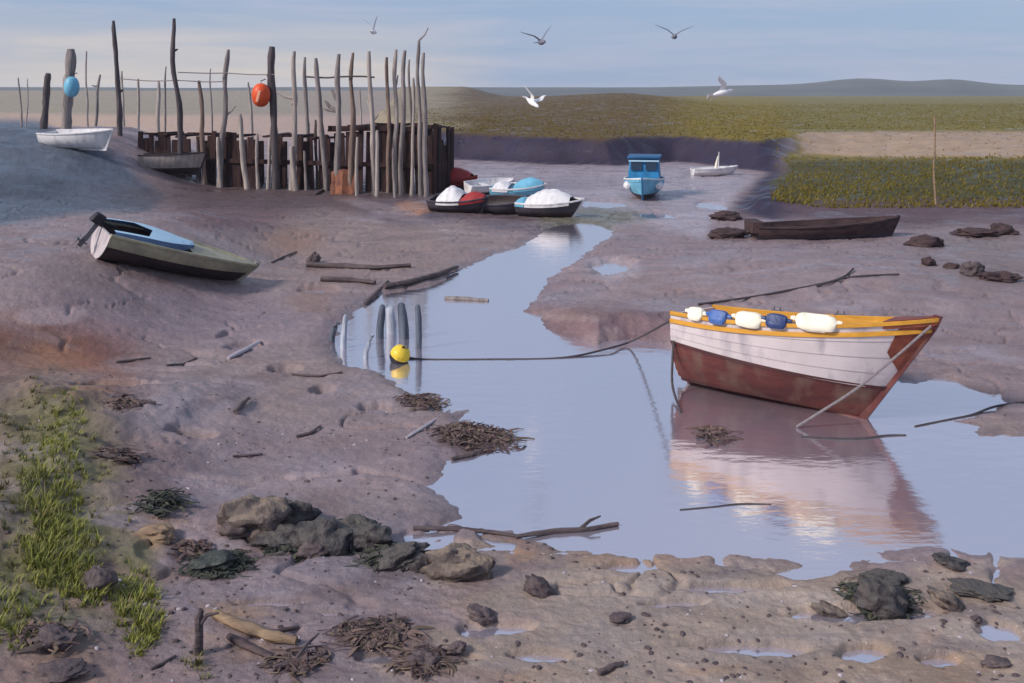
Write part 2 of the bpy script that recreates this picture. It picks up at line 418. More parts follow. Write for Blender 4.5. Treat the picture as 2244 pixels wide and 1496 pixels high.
    for _ in range(210):
        yy = 450+1060*rg.random()**.8; f_ = (yy-HZ)/1000
        cx_, rx_, ry_ = rg.uniform(-100, 2350), rg.uniform(60, 190)*(.35+f_), rg.uniform(9, 26)*(.25+f_)
        ro = rg.uniform(-.35, .35); j = rg.uniform(-1, 1)
        warm = rg.uniform(-1, 1)
        cc_ = (138+20*j+6*warm, 122+20*j, 128+22*j-6*warm) if not (cx_ > 1050 and yy > 1180) else (156+22*j-6*warm, 141+22*j, 136+22*j+10*warm)
        msk = np.nonzero((np.abs(px-cx_) < rx_*1.5) & (np.abs(py-yy) < ry_*1.5+rx_*.5))[0]
        if not len(msk): continue
        dx, dy = px[msk]-cx_, py[msk]-yy; c0, s0 = math.cos(ro), math.sin(ro)
        e = np.sqrt(((dx*c0+dy*s0)/rx_)**2+((dy*c0-dx*s0)/ry_)**2)
        k = sstep(1.22, .78, e)*rg.uniform(.35, .7)
        k = k*(1-sstep(-.5, .5, far[msk]))
        if cx_ < 330 and yy > 700: k = k*.4
        col[msk] = col[msk]*(1-k[:, None])+np.array(lin(cc_))[None]*k[:, None]
        wet[msk] = wet[msk]*(1-k)+(.5+.5*j)*k
    rim = sstep(.085, .015, Z)*(Df < 45)*(far < -1)
    col[:] = col*(1-.10*rim[:, None]); wet[:] = np.maximum(wet, rim*.9)
    # marsh and bank
    pxo = CX+F*Xf/Dp; pyo = HZ+F*(CAMH-Z)/Dp
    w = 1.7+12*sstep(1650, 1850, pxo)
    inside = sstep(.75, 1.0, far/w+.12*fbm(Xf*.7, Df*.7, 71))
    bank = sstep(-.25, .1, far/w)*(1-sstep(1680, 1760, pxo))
    put(bank, (44, 34, 58), .3)  # shade on the bank face, put into its colour as dark indigo
    top = np.array(lin((88, 68, 32)))[None]*(1-sstep(1380, 1560, px))[:, None]+np.array(lin((116, 100, 16)))[None]*sstep(1380, 1560, px)[:, None]
    kk = inside*np.where(pxo > 1700, sstep(.2, .5, far/w), 1)
    col[:] = col*(1-kk[:, None])+top*kk[:, None]; wet[:] = wet*(1-kk)
    px = px+70*fbm(Xf*.13, Df*.13, 77)+24*fbm(Xf*.6, Df*.6, 78)
    rr = sstep(1700, 1735, px)*(far > 0)
    put(rr*sstep(452, 425, py), (68, 66, 36), 0)
    put(rr*sstep(360, 340, py), (122, 108, 56), 0)
    put(sstep(1715, 1745, px)*(far > 0)*sstep(348, 338, py+.04*(1900-px)*(px < 2000))*sstep(280, 290, py), (158, 136, 118), 0)
    put(rr*sstep(292, 284, py), (112, 102, 46), 0)
    put((far > 0)*(1-sstep(930, 1050, px))*sstep(290, 275, py), (138, 126, 106), 0)
    col[:] = col*np.array([1.09, 1.085, 1.0])
    me = bpy.data.meshes.new('mud')
    me.vertices.add(nr*nc)
    me.vertices.foreach_set('co', np.stack([Xf, Df, Z], 1).ravel().astype(np.float32))
    i = np.arange(nr-1)[:, None]*nc+np.arange(nc-1)[None, :]
    q = np.stack([i, i+1, i+nc+1, i+nc], -1).reshape(-1, 4)
    me.loops.add(q.size); me.polygons.add(len(q))
    me.loops.foreach_set('vertex_index', q.ravel().astype(np.int32))
    me.polygons.foreach_set('loop_start', (np.arange(len(q))*4).astype(np.int32))
    me.polygons.foreach_set('use_smooth', np.ones(len(q), bool))
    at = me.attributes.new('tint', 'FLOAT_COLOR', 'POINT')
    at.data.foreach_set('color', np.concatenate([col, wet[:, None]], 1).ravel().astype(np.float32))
    me.update(calc_edges=True)
    m = bpy.data.materials.new('tidal_mud'); m.use_nodes = True
    N, L = m.node_tree.nodes, m.node_tree.links
    P = N['Principled BSDF']
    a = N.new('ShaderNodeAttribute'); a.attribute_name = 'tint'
    g = N.new('ShaderNodeNewGeometry')
    mp = N.new('ShaderNodeMapping'); mp.inputs['Scale'].default_value = (.7, 1.2, 1); mp.inputs['Rotation'].default_value = (0, 0, .2)
    L.new(g.outputs['Position'], mp.inputs['Vector'])
    n1 = N.new('ShaderNodeTexNoise'); n1.inputs['Scale'].default_value = 1.3; n1.inputs['Detail'].default_value = 7; n1.inputs['Roughness'].default_value = .62; n1.inputs['Distortion'].default_value = .6
    L.new(mp.outputs['Vector'], n1.inputs['Vector'])
    n2 = N.new('ShaderNodeTexNoise'); n2.inputs['Scale'].default_value = 22; n2.inputs['Detail'].default_value = 8; n2.inputs['Roughness'].default_value = .7
    L.new(mp.outputs['Vector'], n2.inputs['Vector'])
    r1 = N.new('ShaderNodeValToRGB')
    r1.color_ramp.elements[0].position = .33; r1.color_ramp.elements[0].color = (.80, .76, .76, 1)
    r1.color_ramp.elements[1].position = .68; r1.color_ramp.elements[1].color = (1.14, 1.12, 1.14, 1)
    L.new(n1.outputs['Fac'], r1.inputs['Fac'])
    r2 = N.new('ShaderNodeValToRGB')
    r2.color_ramp.elements[0].position = .3; r2.color_ramp.elements[0].color = (.80, .79, .78, 1)
    r2.color_ramp.elements[1].position = .72; r2.color_ramp.elements[1].color = (1.14, 1.14, 1.14, 1)
    L.new(n2.outputs['Fac'], r2.inputs['Fac'])
    m1 = N.new('ShaderNodeMixRGB'); m1.blend_type = 'MULTIPLY'; m1.inputs['Fac'].default_value = 1
    m2 = N.new('ShaderNodeMixRGB'); m2.blend_type = 'MULTIPLY'; m2.inputs['Fac'].default_value = 1
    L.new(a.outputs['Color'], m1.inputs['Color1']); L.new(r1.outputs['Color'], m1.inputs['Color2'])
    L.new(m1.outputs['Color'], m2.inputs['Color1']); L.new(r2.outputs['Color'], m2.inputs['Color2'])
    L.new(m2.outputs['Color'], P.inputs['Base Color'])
    mr = N.new('ShaderNodeMapRange'); mr.inputs['To Min'].default_value = .85; mr.inputs['To Max'].default_value = .20
    L.new(a.outputs['Alpha'], mr.inputs['Value'])
    nw = N.new('ShaderNodeTexNoise'); nw.inputs['Scale'].default_value = .9; nw.inputs['Detail'].default_value = 5; nw.inputs['Distortion'].default_value = 1.0
    L.new(mp.outputs['Vector'], nw.inputs['Vector'])
    rw = N.new('ShaderNodeValToRGB'); rw.color_ramp.elements[0].position = .50; rw.color_ramp.elements[0].color = (.0, 0, 0, 1); rw.color_ramp.elements[1].position = .64; rw.color_ramp.elements[1].color = (.5, .5, .5, 1)
    L.new(nw.outputs['Fac'], rw.inputs['Fac'])
    sb_ = N.new('ShaderNodeMath'); sb_.operation = 'SUBTRACT'; sb_.use_clamp = True
    L.new(mr.outputs[0], sb_.inputs[0]); L.new(rw.outputs['Color'], sb_.inputs[1]); L.new(sb_.outputs[0], P.inputs['Roughness'])
    P.inputs['Specular IOR Level'].default_value = .4
    n3 = N.new('ShaderNodeTexNoise'); n3.inputs['Scale'].default_value = 9; n3.inputs['Detail'].default_value = 10; n3.inputs['Roughness'].default_value = .72
    L.new(g.outputs['Position'], n3.inputs['Vector'])
    bp = N.new('ShaderNodeBump'); bp.inputs['Strength'].default_value = .7; bp.inputs['Distance'].default_value = .06
    L.new(n3.outputs['Fac'], bp.inputs['Height']); L.new(bp.outputs['Normal'], P.inputs['Normal'])
    me.materials.append(m)
    o = bpy.data.objects.new('mud_ground', me); C.objects.link(o)
    tag(o, kind='structure')
build_ground()

# water
def build_water():
    b = MB(); b.v = [(-9, 3.2, 0), (14, 3.2, 0), (26, 46, 0), (-9, 46, 0)]; b.f = [(0, 1, 2, 3)]
    m = bpy.data.materials.new('creek_water'); m.use_nodes = True
    N, L = m.node_tree.nodes, m.node_tree.links
    P = N['Principled BSDF']
    P.inputs['Base Color'].default_value = (*lin((166, 158, 173)), 1)
    P.inputs['Roughness'].default_value = .14
    P.inputs['IOR'].default_value = 1.33
    gl = N.new('ShaderNodeBsdfGlossy'); gl.inputs['Roughness'].default_value = .10; gl.inputs['Color'].default_value = (.97, .92, .92, 1)
    lw = N.new('ShaderNodeLayerWeight'); lw.inputs['Blend'].default_value = .5
    mr = N.new('ShaderNodeMapRange'); mr.inputs['From Min'].default_value = .3; mr.inputs['From Max'].default_value = .9
    mr.inputs['To Min'].default_value = .46; mr.inputs['To Max'].default_value = .86
    mx = N.new('ShaderNodeMixShader')
    L.new(lw.outputs['Facing'], mr.inputs['Value']); L.new(mr.outputs[0], mx.inputs['Fac'])
    L.new(P.outputs[0], mx.inputs[1]); L.new(gl.outputs[0], mx.inputs[2])
    g = N.new('ShaderNodeNewGeometry'); mp = N.new('ShaderNodeMapping'); mp.inputs['Scale'].default_value = (1.2, 2.6, 1)
    L.new(g.outputs['Position'], mp.inputs['Vector'])
    n = N.new('ShaderNodeTexNoise'); n.inputs['Scale'].default_value = 2.2; n.inputs['Detail'].default_value = 4; n.inputs['Roughness'].default_value = .5
    L.new(mp.outputs['Vector'], n.inputs['Vector'])
    bp = N.new('ShaderNodeBump'); bp.inputs['Strength'].default_value = .12; bp.inputs['Distance'].default_value = .05
    L.new(n.outputs['Fac'], bp.inputs['Height'])
    L.new(bp.outputs['Normal'], P.inputs['Normal']); L.new(bp.outputs['Normal'], gl.inputs['Normal'])
    L.new(mx.outputs[0], N['Material Output'].inputs['Surface'])
    o = b.build('water', m, smooth=False); tag(o, kind='structure')
build_water()

# distant hills
def build_hills():
    us = np.linspace(-1.7, 1.7, 260); rows = []
    for k, (D0, f) in enumerate([(520, 0), (640, .7), (760, 1.0), (900, .8), (1200, .2)]):
        row = []
        for u in us:
            px = CX+F*u
            h = 7.0+1.2*float(fbm(np.array([u*6.0]), np.array([k*.15]), 81)[0])
            h += 4.6*math.exp(-((px-1885)/95)**2)+4.0*math.exp(-((px-2085)/75)**2)+.8*math.exp(-((px-1980)/200)**2)
            h += 2.2*float(sstep(1300, 1800, np.array([px]))[0])+3.0*float(sstep(2300, 3500, np.array([px]))[0])
            row.append((u*D0, D0, f*h+(1-f)*.2))
        rows.append(row)
    b = MB(); b.quadgrid(rows)
    o = b.build('hills', mat('far_hill_pasture', (104, 108, 108), .9, scale=.02, col2=(86, 92, 98), bump=0))
    tag(o, kind='structure')
build_hills()

# ------------------------------------------------------------------ boats
def orient(heading, pitch=0, heel=0):
    return Matrix.Rotation(heading, 3, 'Z') @ Matrix.Rotation(-pitch, 3, 'Y') @ Matrix.Rotation(heel, 3, 'X')

class Hull:
    def __init__(s, L, K, B, D, Db, tw=.72, zc0=.4, zc1=.4, p=.7, fl=1.5, t0=.38, pe=2.2):
        s.__dict__.update(locals())
    def b(s, t):
        if t < s.t0: q = s.tw+(1-s.tw)*math.sin(math.pi/2*t/s.t0)
        else: q = max(0, 1-((t-s.t0)/(1-s.t0))**s.pe)**.85
        return s.B/2*q
    def zs(s, t): return s.D+(s.Db-s.D)*t**2
    def zc(s, t): return s.zc0+(s.zc1-s.zc0)*t
    def vc(s, t): return (s.zc(t)/s.zs(t))**(1/s.fl)
    def pt(s, t, v, side, inset=0.0, dz=0.0):
        z = s.zs(t)*v**s.fl
        y = max(0, s.b(t)-inset)*math.sin(v*math.pi/2)**s.p
        x = s.K*t+(s.L-s.K)*t*(z/s.zs(t))
        return Vector((x-inset*.5*(t > .97), side*y, z+dz))
    def ts(s, n=26): return [1-(1-k/n)**1.35 for k in range(n+1)]
    def skin(s, v0, v1, nv, strakes=0, inset=0.0, lap=.014):
        b = MB()
        for side in (-1, 1):
            rows = []
            for t in s.ts():
                a, e = v0(t), v1(t)
                row = []
                if strakes:
                    for k in range(strakes):
                        for f, off in ((0, lap), (.5, lap*.5), (1, 0)):
                            v = a+(e-a)*(k+f)/strakes
                            p = s.pt(t, v, side, inset)
                            p.y += side*off*min(1, (1-t)*12)
                            row.append(p)
                else:
                    row = [s.pt(t, a+(e-a)*k/nv, side, inset) for k in range(nv+1)]
                rows.append(row if side > 0 else row[::-1])
            b.quadgrid(rows)
        return b
    def rail(s, w=.03, h=.025, dv=1.0, dz=.01, t1=1.0, out=.0):
        b = MB()
        for side in (-1, 1):
            rows = []
            for t in s.ts():
                t = min(t, t1)
                p = s.pt(t, dv, side, -out)
                rows.append([(p.x, p.y+side*dy, p.z+zz+dz) for dy, zz in ((-w, -h), (w, -h), (w, h), (-w, h))])
            b.quadgrid(rows, True)
            b.f.append(tuple(range(len(b.v)-len(rows)*4, len(b.v)-len(rows)*4+4))); b.m.append(0)
        return b
    def transom(s, th=.035, top=1.0):
        b = MB(); pro = [s.pt(0, v/10*top, 1) for v in range(11)]
        ring = [Vector((0, p.y, p.z)) for p in pro]+[Vector((0, -p.y, p.z)) for p in pro[:0:-1]]
        n = len(ring)
        b.v = [(-.004, p.y, p.z) for p in ring]+[(th, p.y*.985, p.z) for p in ring]
        b.f = [tuple(range(n)), tuple(range(2*n-1, n-1, -1))]+[(k, n+k, n+(k+1) % n, (k+1) % n) for k in range(n)]
        b.m = [0]*len(b.f)
        return b
    def stem(s, r=.035, over=.06):
        b = MB(); rows = []
        for k in range(13):
            q = k/12; z = s.Db*q+(over if k == 12 else 0)
            x = s.K+(s.L-s.K)*q
            rows.append([(x-.06, -r, z), (x+r*1.1, -r*.6, z-.01), (x+r*1.1, r*.6, z-.01), (x-.06, r, z)])
        b.quadgrid(rows, True); n = len(b.v)
        b.f += [(0, 1, 2, 3), (n-4, n-3, n-2, n-1)]; b.m += [0, 0]
        return b
    def keel(s, r=.03):
        b = MB(); b.box((s.K/2, 0, -.02), (s.K/2+.02, r, .035)); return b
    def floor(s, z):
        b = MB(); rows = []
        for k in range(15):
            t = .01+.86*k/14; v = min(.98, (z/s.zs(t))**(1/s.fl))
            l, r = s.pt(t, v, -1, .03), s.pt(t, v, 1, .03)
            rows.append([l, l.lerp(r, .25), l.lerp(r, .5), l.lerp(r, .75), r])
        b.quadgrid(rows); return b
    def thwart(s, t, z, w=.11):
        v = min(.98, (z/s.zs(t))**(1/s.fl)); p = s.pt(t, v, 1, .03)
        b = MB(); b.box((p.x, 0, z), (w, p.y, .02)); return b
    def cover(s, t0, t1, crown, sag=0.0, lift=.015, n=14, over=.02):
        b = MB(); rows = []
        for k in range(n+1):
            t = t0+(t1-t0)*k/n
            l, r = s.pt(t, 1, -1, -over), s.pt(t, 1, 1, -over)
            cr = crown*math.sin(math.pi*min(1, max(0, .1+.8*k/n)))
            row = [Vector((l.x, l.y, l.z-.09))]
            for j in range(9):
                f = j/8; p = l.lerp(r, f); p.z += lift+cr*math.sin(math.pi*f)+random.uniform(-1, 1)*sag
                row.append(p)
            row.append(Vector((r.x, r.y, r.z-.09)))
            rows.append(row)
        b.quadgrid(rows); return b

def boat(name, label, loc, R, hull, top, bottom, rail, inside, group=None, strakes=0, floor=None, thwarts=(), transom=None, stem=None, thm=None, floorm=None, cat='boat'):
    r = empty(name, loc, label, cat, group, R)
    h = hull
    ts_ = h.skin(h.vc, lambda t: 1.0, 6, strakes).build('topside', top, r, angle=28)
    h.skin(lambda t: 0.0, h.vc, 6).build('bottom', bottom, r)
    h.skin(lambda t: .45, lambda t: .995, 5, inset=.035).build('lining', inside, r)
    h.rail().build('gunwale', rail, r, bevel=.006)
    h.transom().build('transom', transom or top, r, smooth=False)
    h.stem().build('stem', stem or rail, r, angle=50)
    h.keel().build('keel', bottom, r, smooth=False)
    if floor: h.floor(floor).build('floor', floorm or inside, r)
    for t, z in thwarts: h.thwart(t, z).build('thwart', thm or inside, r, smooth=False, bevel=.006)
    return r

# --- the main boat, aground in the creek
K0 = Vector((2.44, 13.7, .0))
ax = Vector((1.85, -1.5)).normalized()
h1 = Hull(3.25, 2.40, 1.46, .98, 1.30, tw=.82, zc0=.60, zc1=.40, p=.62, fl=1.35, t0=.32, pe=2.4)
R1 = orient(math.atan2(ax.y, ax.x), 0, math.radians(-5.5))
main = boat('rowing_boat', 'large cream and lavender boat with red brown bottom and ochre inside, aground in the creek', K0, R1, h1,
            M['cream'], M['antifoul'], M['ochre'], M['ochre'], strakes=4, floor=.34, thwarts=((.22, .66), (.5, .68)), stem=M['antifoul'], floorm=M['floor'])
h1.rail(.016, .028, .93, 0, 1.0, .012).build('rubbing_strake', M['ochre'], main, bevel=.004)
b = MB(); rows = []
for k in range(7):
    t = .84+.155*k/6
    l, r = h1.pt(t, 1, -1, -.012), h1.pt(t, 1, 1, -.012)
    rows.append([(l.x, l.y, l.z-.05), (l.x, l.y, l.z+.045), ((l.x+r.x)/2, 0, l.z+.065), (r.x, r.y, r.z+.045), (r.x, r.y, r.z-.05)])
b.quadgrid(rows); b.build('foredeck', M['rust_wood'], main)
h1.skin(lambda t: h1.vc(t)-.012, lambda t: h1.vc(t)+.022, 2, inset=-.017).build('boot_stripe', M['bootstripe'], main)
cheek = MB()
for side in (-1, 1):
    rows = []
    for k in range(8):
        t = .90+.099*k/7
        rows.append([h1.pt(t, v, side, -.016) for v in ((.80-.22*(k/7), .86, .93, .985) if k else (.93, .95, .97, .985))])
    cheek.quadgrid(rows if side > 0 else [r[::-1] for r in rows])
cheek.build('bow_cheek', M['rust_wood'], main)
for t in (.28, .56):
    for side in (-1, 1):
        p_ = h1.pt(t, 1, side); b = MB(); b.tube([(p_.x-.05, p_.y, p_.z+.03), (p_.x-.04, p_.y, p_.z+.09)], .010, 6); b.tube([(p_.x+.05, p_.y, p_.z+.03), (p_.x+.04, p_.y, p_.z+.09)], .010, 6); b.box((p_.x, p_.y, p_.z+.035), (.08, .022, .012)); b.build('oarlock', M['metal'], main)
b = MB(); b.box((-.10, 0, .42), (.09, .018, .30)); b.box((-.05, 0, .8), (.03, .02, .12)); b.build('rudder', M['tarbrown'], main, smooth=False, bevel=.01)
MW = main.matrix_world.copy()
MW = Matrix.Translation(K0) @ R1.to_4x4()

def fender(name, label, group, t, L, r, m, side=-1, dz=.075, squash=.8, endm=None):
    """soft cushion lying along the gunwale"""
    p = h1.pt(t, 1, side); q = h1.pt(t+.05, 1, side)
    d = (q-p).normalized(); w = MW @ p
    e = empty(name, w, label, 'fender', group, (R1 @ Matrix.Rotation(math.atan2(d.y, d.x), 3, 'Z')))
    prof = []
    for k in range(15):
        f = k/14*2-1
        prof.append((r*max(.02, (1-abs(f)**4.0))**.5, f*L/2))
    b = MB(); b.lathe(prof, 'x', 18, (0, 0, dz), sy=squash)
    for i, v in enumerate(b.v):
        s_ = 1+.12*mnoise.noise(Vector((v[0]*7+t*40, v[1]*9, v[2]*9)))
        b.v[i] = (v[0], v[1]*s_, dz+(v[2]-dz)*s_-.06*(v[1]*side > .05))
    b.build('cushion', m, e)
    c = MB(); c.tube([(-L/2-.0, 0, dz), (-L/2-.05, .0, dz)], [.03, .022], 8)
    c.build('end_eye', endm or m, e)
    c = MB(); c.tube([(L/2, 0, dz), (L/2+.05, 0, dz)], [.03, .022], 8); c.build('end_eye', endm or m, e)
    return e
G1 = 'cream fenders along the rail of the big boat'; G2 = 'blue fenders along the rail of the big boat'
fender('boat_fender', 'small cream fender nearest the stern on the big boat rail', G1, .13, .24, .082, M['cloth'])
fender('boat_fender', 'lighter blue fender between the two left cream fenders on the boat rail', G2, .235, .27, .088, M['blue'])
fender('boat_fender', 'middle cream fender on the boat rail, between the two blue fenders', G1, .365, .36, .098, M['cloth'])
fender('boat_fender', 'dark navy blue fender on the boat rail, right of the middle cream one', G2, .475, .28, .088, M['navy'])
fender('boat_fender', 'largest cream fender on the boat rail, nearest the bow', G1, .62, .50, .104, M['cloth'])

# --- beached boat with outboard, left
def hull_at(px0, py0, px1, py1, lift=0.0):
    a, b_ = G(px0, py0), G(px1, py1)
    return a, b_
a = Vector((-7.72, 18.35, 0)); a.z = hz(a.x, a.y)-.02
bw = Vector((-5.35, 20.25, 0)); bw.z = hz(bw.x, bw.y)-.08
dv = bw-a
h2 = Hull(3.2, 2.85, 1.35, .56, .42, tw=.80, zc0=.35, zc1=.25, p=.6, fl=1.3, t0=.35, pe=2.0)
R2 = orient(math.atan2(dv.y, dv.x), math.atan2(dv.z, Vector((dv.x, dv.y)).length), math.radians(9))
lb = boat('motor_boat', 'olive boat with pale blue deck and cream transom beached on mud at left', a, R2, h2, M['olive'], M['tarbrown'], M['olive'], M['tarbrown'],
          floor=.25, transom=M['cream'], stem=M['olive'], floorm=M['tarbrown'])
b = MB(); rows = []
for k in range(9):
    t = .02+.52*k/8; hgt = .09+.03*math.sin(math.pi*k/8); wk = 1-.75*max(0, (k-4)/4)**1.6
    l, r = h2.pt(t, 1, -1, .01), h2.pt(t, 1, 1, .01)
    l.y *= wk; r.y *= wk
    rows.append([(l.x, l.y, l.z), (l.x, l.y*.97, l.z+hgt), (r.x, r.y*.97, r.z+hgt), (r.x, r.y, r.z)])
c_ = MB()
c_.quadgrid([[r[0], r[1]] for r in rows]); c_.quadgrid([[r[2], r[3]] for r in rows])
coam = c_.build('coaming', M['midblue'], lb)
b = MB()
for k in range(8):                               # side decks and foredeck, with the cockpit left open between
    r0, r1 = rows[k], rows[k+1]
    op0, op1 = (.80 if k < 4 else 0), (.80 if k+1 < 4 else 0)
    for s_ in (1, 2):
        A0, A1 = Vector(r0[s_]), Vector(r1[s_]); m0, m1 = A0.copy(), A1.copy()
        m0.y *= op0; m1.y *= op1; m0.z += .035*(1-op0); m1.z += .035*(1-op1)
        n = len(b.v); b.v += [tuple(A0), tuple(A1), tuple(m1), tuple(m0)]
        b.f.append((n, n+1, n+2, n+3)); b.m.append(0)
b.build('deck', M['paleblue'], coam, smooth=False)
b = MB(); rws = []
for k in range(11):
    t = .50+.49*k/10; l, r = h2.pt(t, 1, -1), h2.pt(t, 1, 1)
    rws.append([(l.x, l.y, l.z+.005), (l.x, 0, l.z+.04), (r.x, r.y, r.z+.005)])
b.quadgrid(rws); b.build('foredeck', M['olive'], lb)
o = empty('outboard_motor', (0, 0, 0), 'dark outboard motor hanging on the cream transom of the beached boat', 'outboard motor', None)
o.matrix_world = Matrix.Translation(a) @ R2.to_4x4() @ Matrix.Translation((-.05, .1, .52)) @ Matrix.Rotation(math.radians(20), 4, 'Y') @ Matrix.Scale(.68, 4)
b = MB(); b.box((-.16, 0, .22), (.20, .13, .15), taper=.75); b.build('cowling', M['black'], o, bevel=.05)
b = MB(); b.box((-.12, 0, -.18), (.07, .045, .27)); b.box((-.14, 0, -.5), (.16, .022, .022)); b.box((-.13, 0, -.55), (.07, .012, .1)); mleg = b.build('leg', M['metal'], o, bevel=.012)
b = MB()
for k in range(3):
    b.box((-.30, .07*math.cos(k*2.09), -.48+.07*math.sin(k*2.09)), (.01, .05, .05), Matrix.Rotation(k*2.09, 3, 'X'))
b.lathe([(.001, -.34), (.03, -.32), (.03, -.27)], 'x', 10, (0, 0, -.48)); b.build('propeller', M['metal'], mleg, bevel=.004)
b = MB(); b.tube([(.0, 0, .2), (.25, .05, .26), (.42, .1, .27)], [.022, .02, .024], 8); b.build('tiller', M['black'], o)

# --- blue cabin boat far up the creek
def small_boat(name, label, px, py, heading, hull, mats, group=None, heel=0, pitch=0, sink=.0, dist=None, **kw):
    p = G(px, py)
    if dist: p = Vector(((px-CX)/F*dist, dist, hz((px-CX)/F*dist, dist)))
    p.z -= sink
    R = orient(heading, pitch, heel)
    ctr = R @ Vector((hull.K/2, 0, 0))
    return boat(name, label, p-ctr, R, hull, *mats, group=group, **kw), p-ctr, R
hb = Hull(3.6, 3.0, 1.5, .62, .82, tw=.85, zc0=.2, zc1=.22, p=.55, fl=1.3)
cb, cp, cR = small_boat('cabin_boat', 'bright blue cabin boat seen bow on, far up the creek bed', 1412, 430, math.radians(-100), hb,
                        (M['skyblue'], M['tarbrown'], M['white'], M['skyblue']), stem=M['boatblue'], transom=M['boatblue'], floor=.3)
hb.cover(.55, .97, .06, over=-.01).build('foredeck', M['skyblue'], cb)
b = MB(); b.box((1.25, 0, 1.02), (.72, .60, .42), taper=.88); cabin = b.build('cabin', M['boatblue'], cb, bevel=.04)
b = MB(); b.box((1.25, 0, 1.48), (.80, .62, .045)); b.build('roof', M['deepblue'], cabin, bevel=.03)
for y in (-.27, .27):
    b = MB(); b.box((1.955, y, 1.16), (.02, .20, .15), Matrix.Rotation(math.radians(-8), 3, 'Y')); b.build('window', M['glass'], cabin, smooth=False)
b = MB(); b.box((1.99, 0, 1.355), (.03, .56, .03)); b.build('window_visor', M['paleblue'], cabin, smooth=False, bevel=.008)
for y, lab in ((-.62, 'white fender on the left bow of the blue cabin boat'), (.62, 'white fender on the right bow of the blue cabin boat')):
    q = cR @ Vector((2.5, y*.92, .50))+cp
    e = empty('boat_fender', q, lab, 'fender', 'white bow fenders of the blue cabin boat')
    b = MB(); b.lathe([(.01, -.24), (.11, -.2), (.155, -.08), (.155, .08), (.11, .2), (.01, .24)], 'x', 14); b.build('cushion', M['white'], e, M=cR)
    b = MB(); b.tube([(0, 0, .14), (0, -.02*y, .32)], .015, 6); b.build('lanyard', M['ropepale'], e, M=None)

# --- the cluster of small boats by the jetty end
GD = 'small boats drawn up together beyond the jetty end'
hs = Hull(2.05, 1.8, .92, .42, .54, tw=.7, zc0=.17, zc1=.2, p=.6, fl=1.3)
def sdg(*a, **k):
    o, _p, _r = small_boat('dinghy', *a, group=GD, **k); return o
ht = Hull(2.0, 1.75, .92, .40, .52, tw=.7, zc0=.15, zc1=.18, p=.6, fl=1.3)
hu = Hull(2.15, 1.8, .95, .46, .58, tw=.7, zc0=.17, zc1=.2, p=.6, fl=1.3)
hd = Hull(2.05, 1.75, .92, .44, .54, tw=.7, zc0=.2, zc1=.2, p=.6, fl=1.3)
sb = sdg('red dinghy under a red cover, farthest back beside the jetty end', 988, 414, math.radians(-20), hs, (M['red'], M['slatehull'], M['red'], M['red']), heel=math.radians(6))
hs.cover(.1, .9, .42, .015).build('cover', M['red'], sb)
sb = sdg('small plain white dinghy behind the dark hulls, right of the red one', 1068, 424, math.radians(30), ht, (M['white'], M['slatehull'], M['white'], M['white']), heel=math.radians(10), floor=.15, thwarts=((.4, .32),))
sb = sdg('pale blue dinghy with a white bow cover behind the dark hulls', 1130, 434, math.radians(-14), hs, (M['skyblue'], M['slatehull'], M['white'], M['paleblue']), heel=math.radians(10), floor=.16, thwarts=((.35, .36),))
hs.cover(.45, .96, .30, .015).build('cover', M['skyblue'], sb)
hs.cover(.05, .35, .18, .015).build('stern_cover', M['white'], sb)
sb = sdg('dark hulled dinghy with a white and red cover, nearest the jetty end', 1000, 464, math.radians(-22), hd, (M['slatehull'], M['tarbrown'], M['slatehull'], M['tarbrown']), heel=math.radians(12), floor=.18)
hd.cover(.18, .58, .40, .03).build('cover', M['white'], sb)
hd.cover(.585, .95, .20, .015).build('bow_cover', M['red'], sb)
sb = sdg('open dark hulled dinghy between the two covered dark ones', 1100, 466, math.radians(-26), ht, (M['slatehull'], M['tarbrown'], M['slatehull'], M['tarbrown']), heel=math.radians(14), floor=.16)
sb = sdg('dark hulled dinghy with a bulky white cover at the head of the water', 1196, 474, math.radians(-20), hu, (M['slatehull'], M['tarbrown'], M['white'], M['tarbrown']), heel=math.radians(8))
hu.cover(.16, .82, .38, .025).build('cover', M['white'], sb)
hu.cover(.0, .15, .10, .01).build('stern_cover', M['skyblue'], sb)
hw = Hull(2.2, 1.9, .9, .36, .46, tw=.7, zc0=.08, zc1=.1, p=.6, fl=1.3)
sb, sp, sR = small_boat('sailing_dinghy', 'white dinghy with a furled white sail below the dark bank', 1560, 386, math.radians(8), hw, (M['white'], M['white'], M['white'], M['white']), floor=.1)
b = MB(); b.tube([(1.25, 0, .1), (1.3, 0, 1.15)], [.035, .02], 8); mast = b.build('mast', M['white'], sb)
b = MB(); b.tube([(1.12, .0, .3), (1.18, .03, .6), (1.25, 0, .95)], [.07, .06, .02], 8, jit=.15); b.build('furled_sail', M['cloth'], mast)
sb, sp, sR = small_boat('upturned_boat', 'grubby white boat lying on the slate ramp at far left', 168, 325, math.radians(-24),
                        Hull(3.5, 3.1, 1.35, .62, .75, tw=.72, zc0=.1, zc1=.12, p=.6, fl=1.3), (M['white'], M['white'], M['white'], M['white']), heel=math.radians(6), floor=.2)
sb, sp, sR = small_boat('old_boat', 'old pale sided boat with dark gunwale beside the left end of the jetty', 372, 346, math.radians(6),
                        Hull(2.6, 2.3, 1.1, .78, .86, tw=.75, zc0=.26, zc1=.26, p=.6, fl=1.3), (M['post_pale'], M['tarbrown'], M['tarbrown'], M['tarbrown']), floor=.25, dist=40.6)
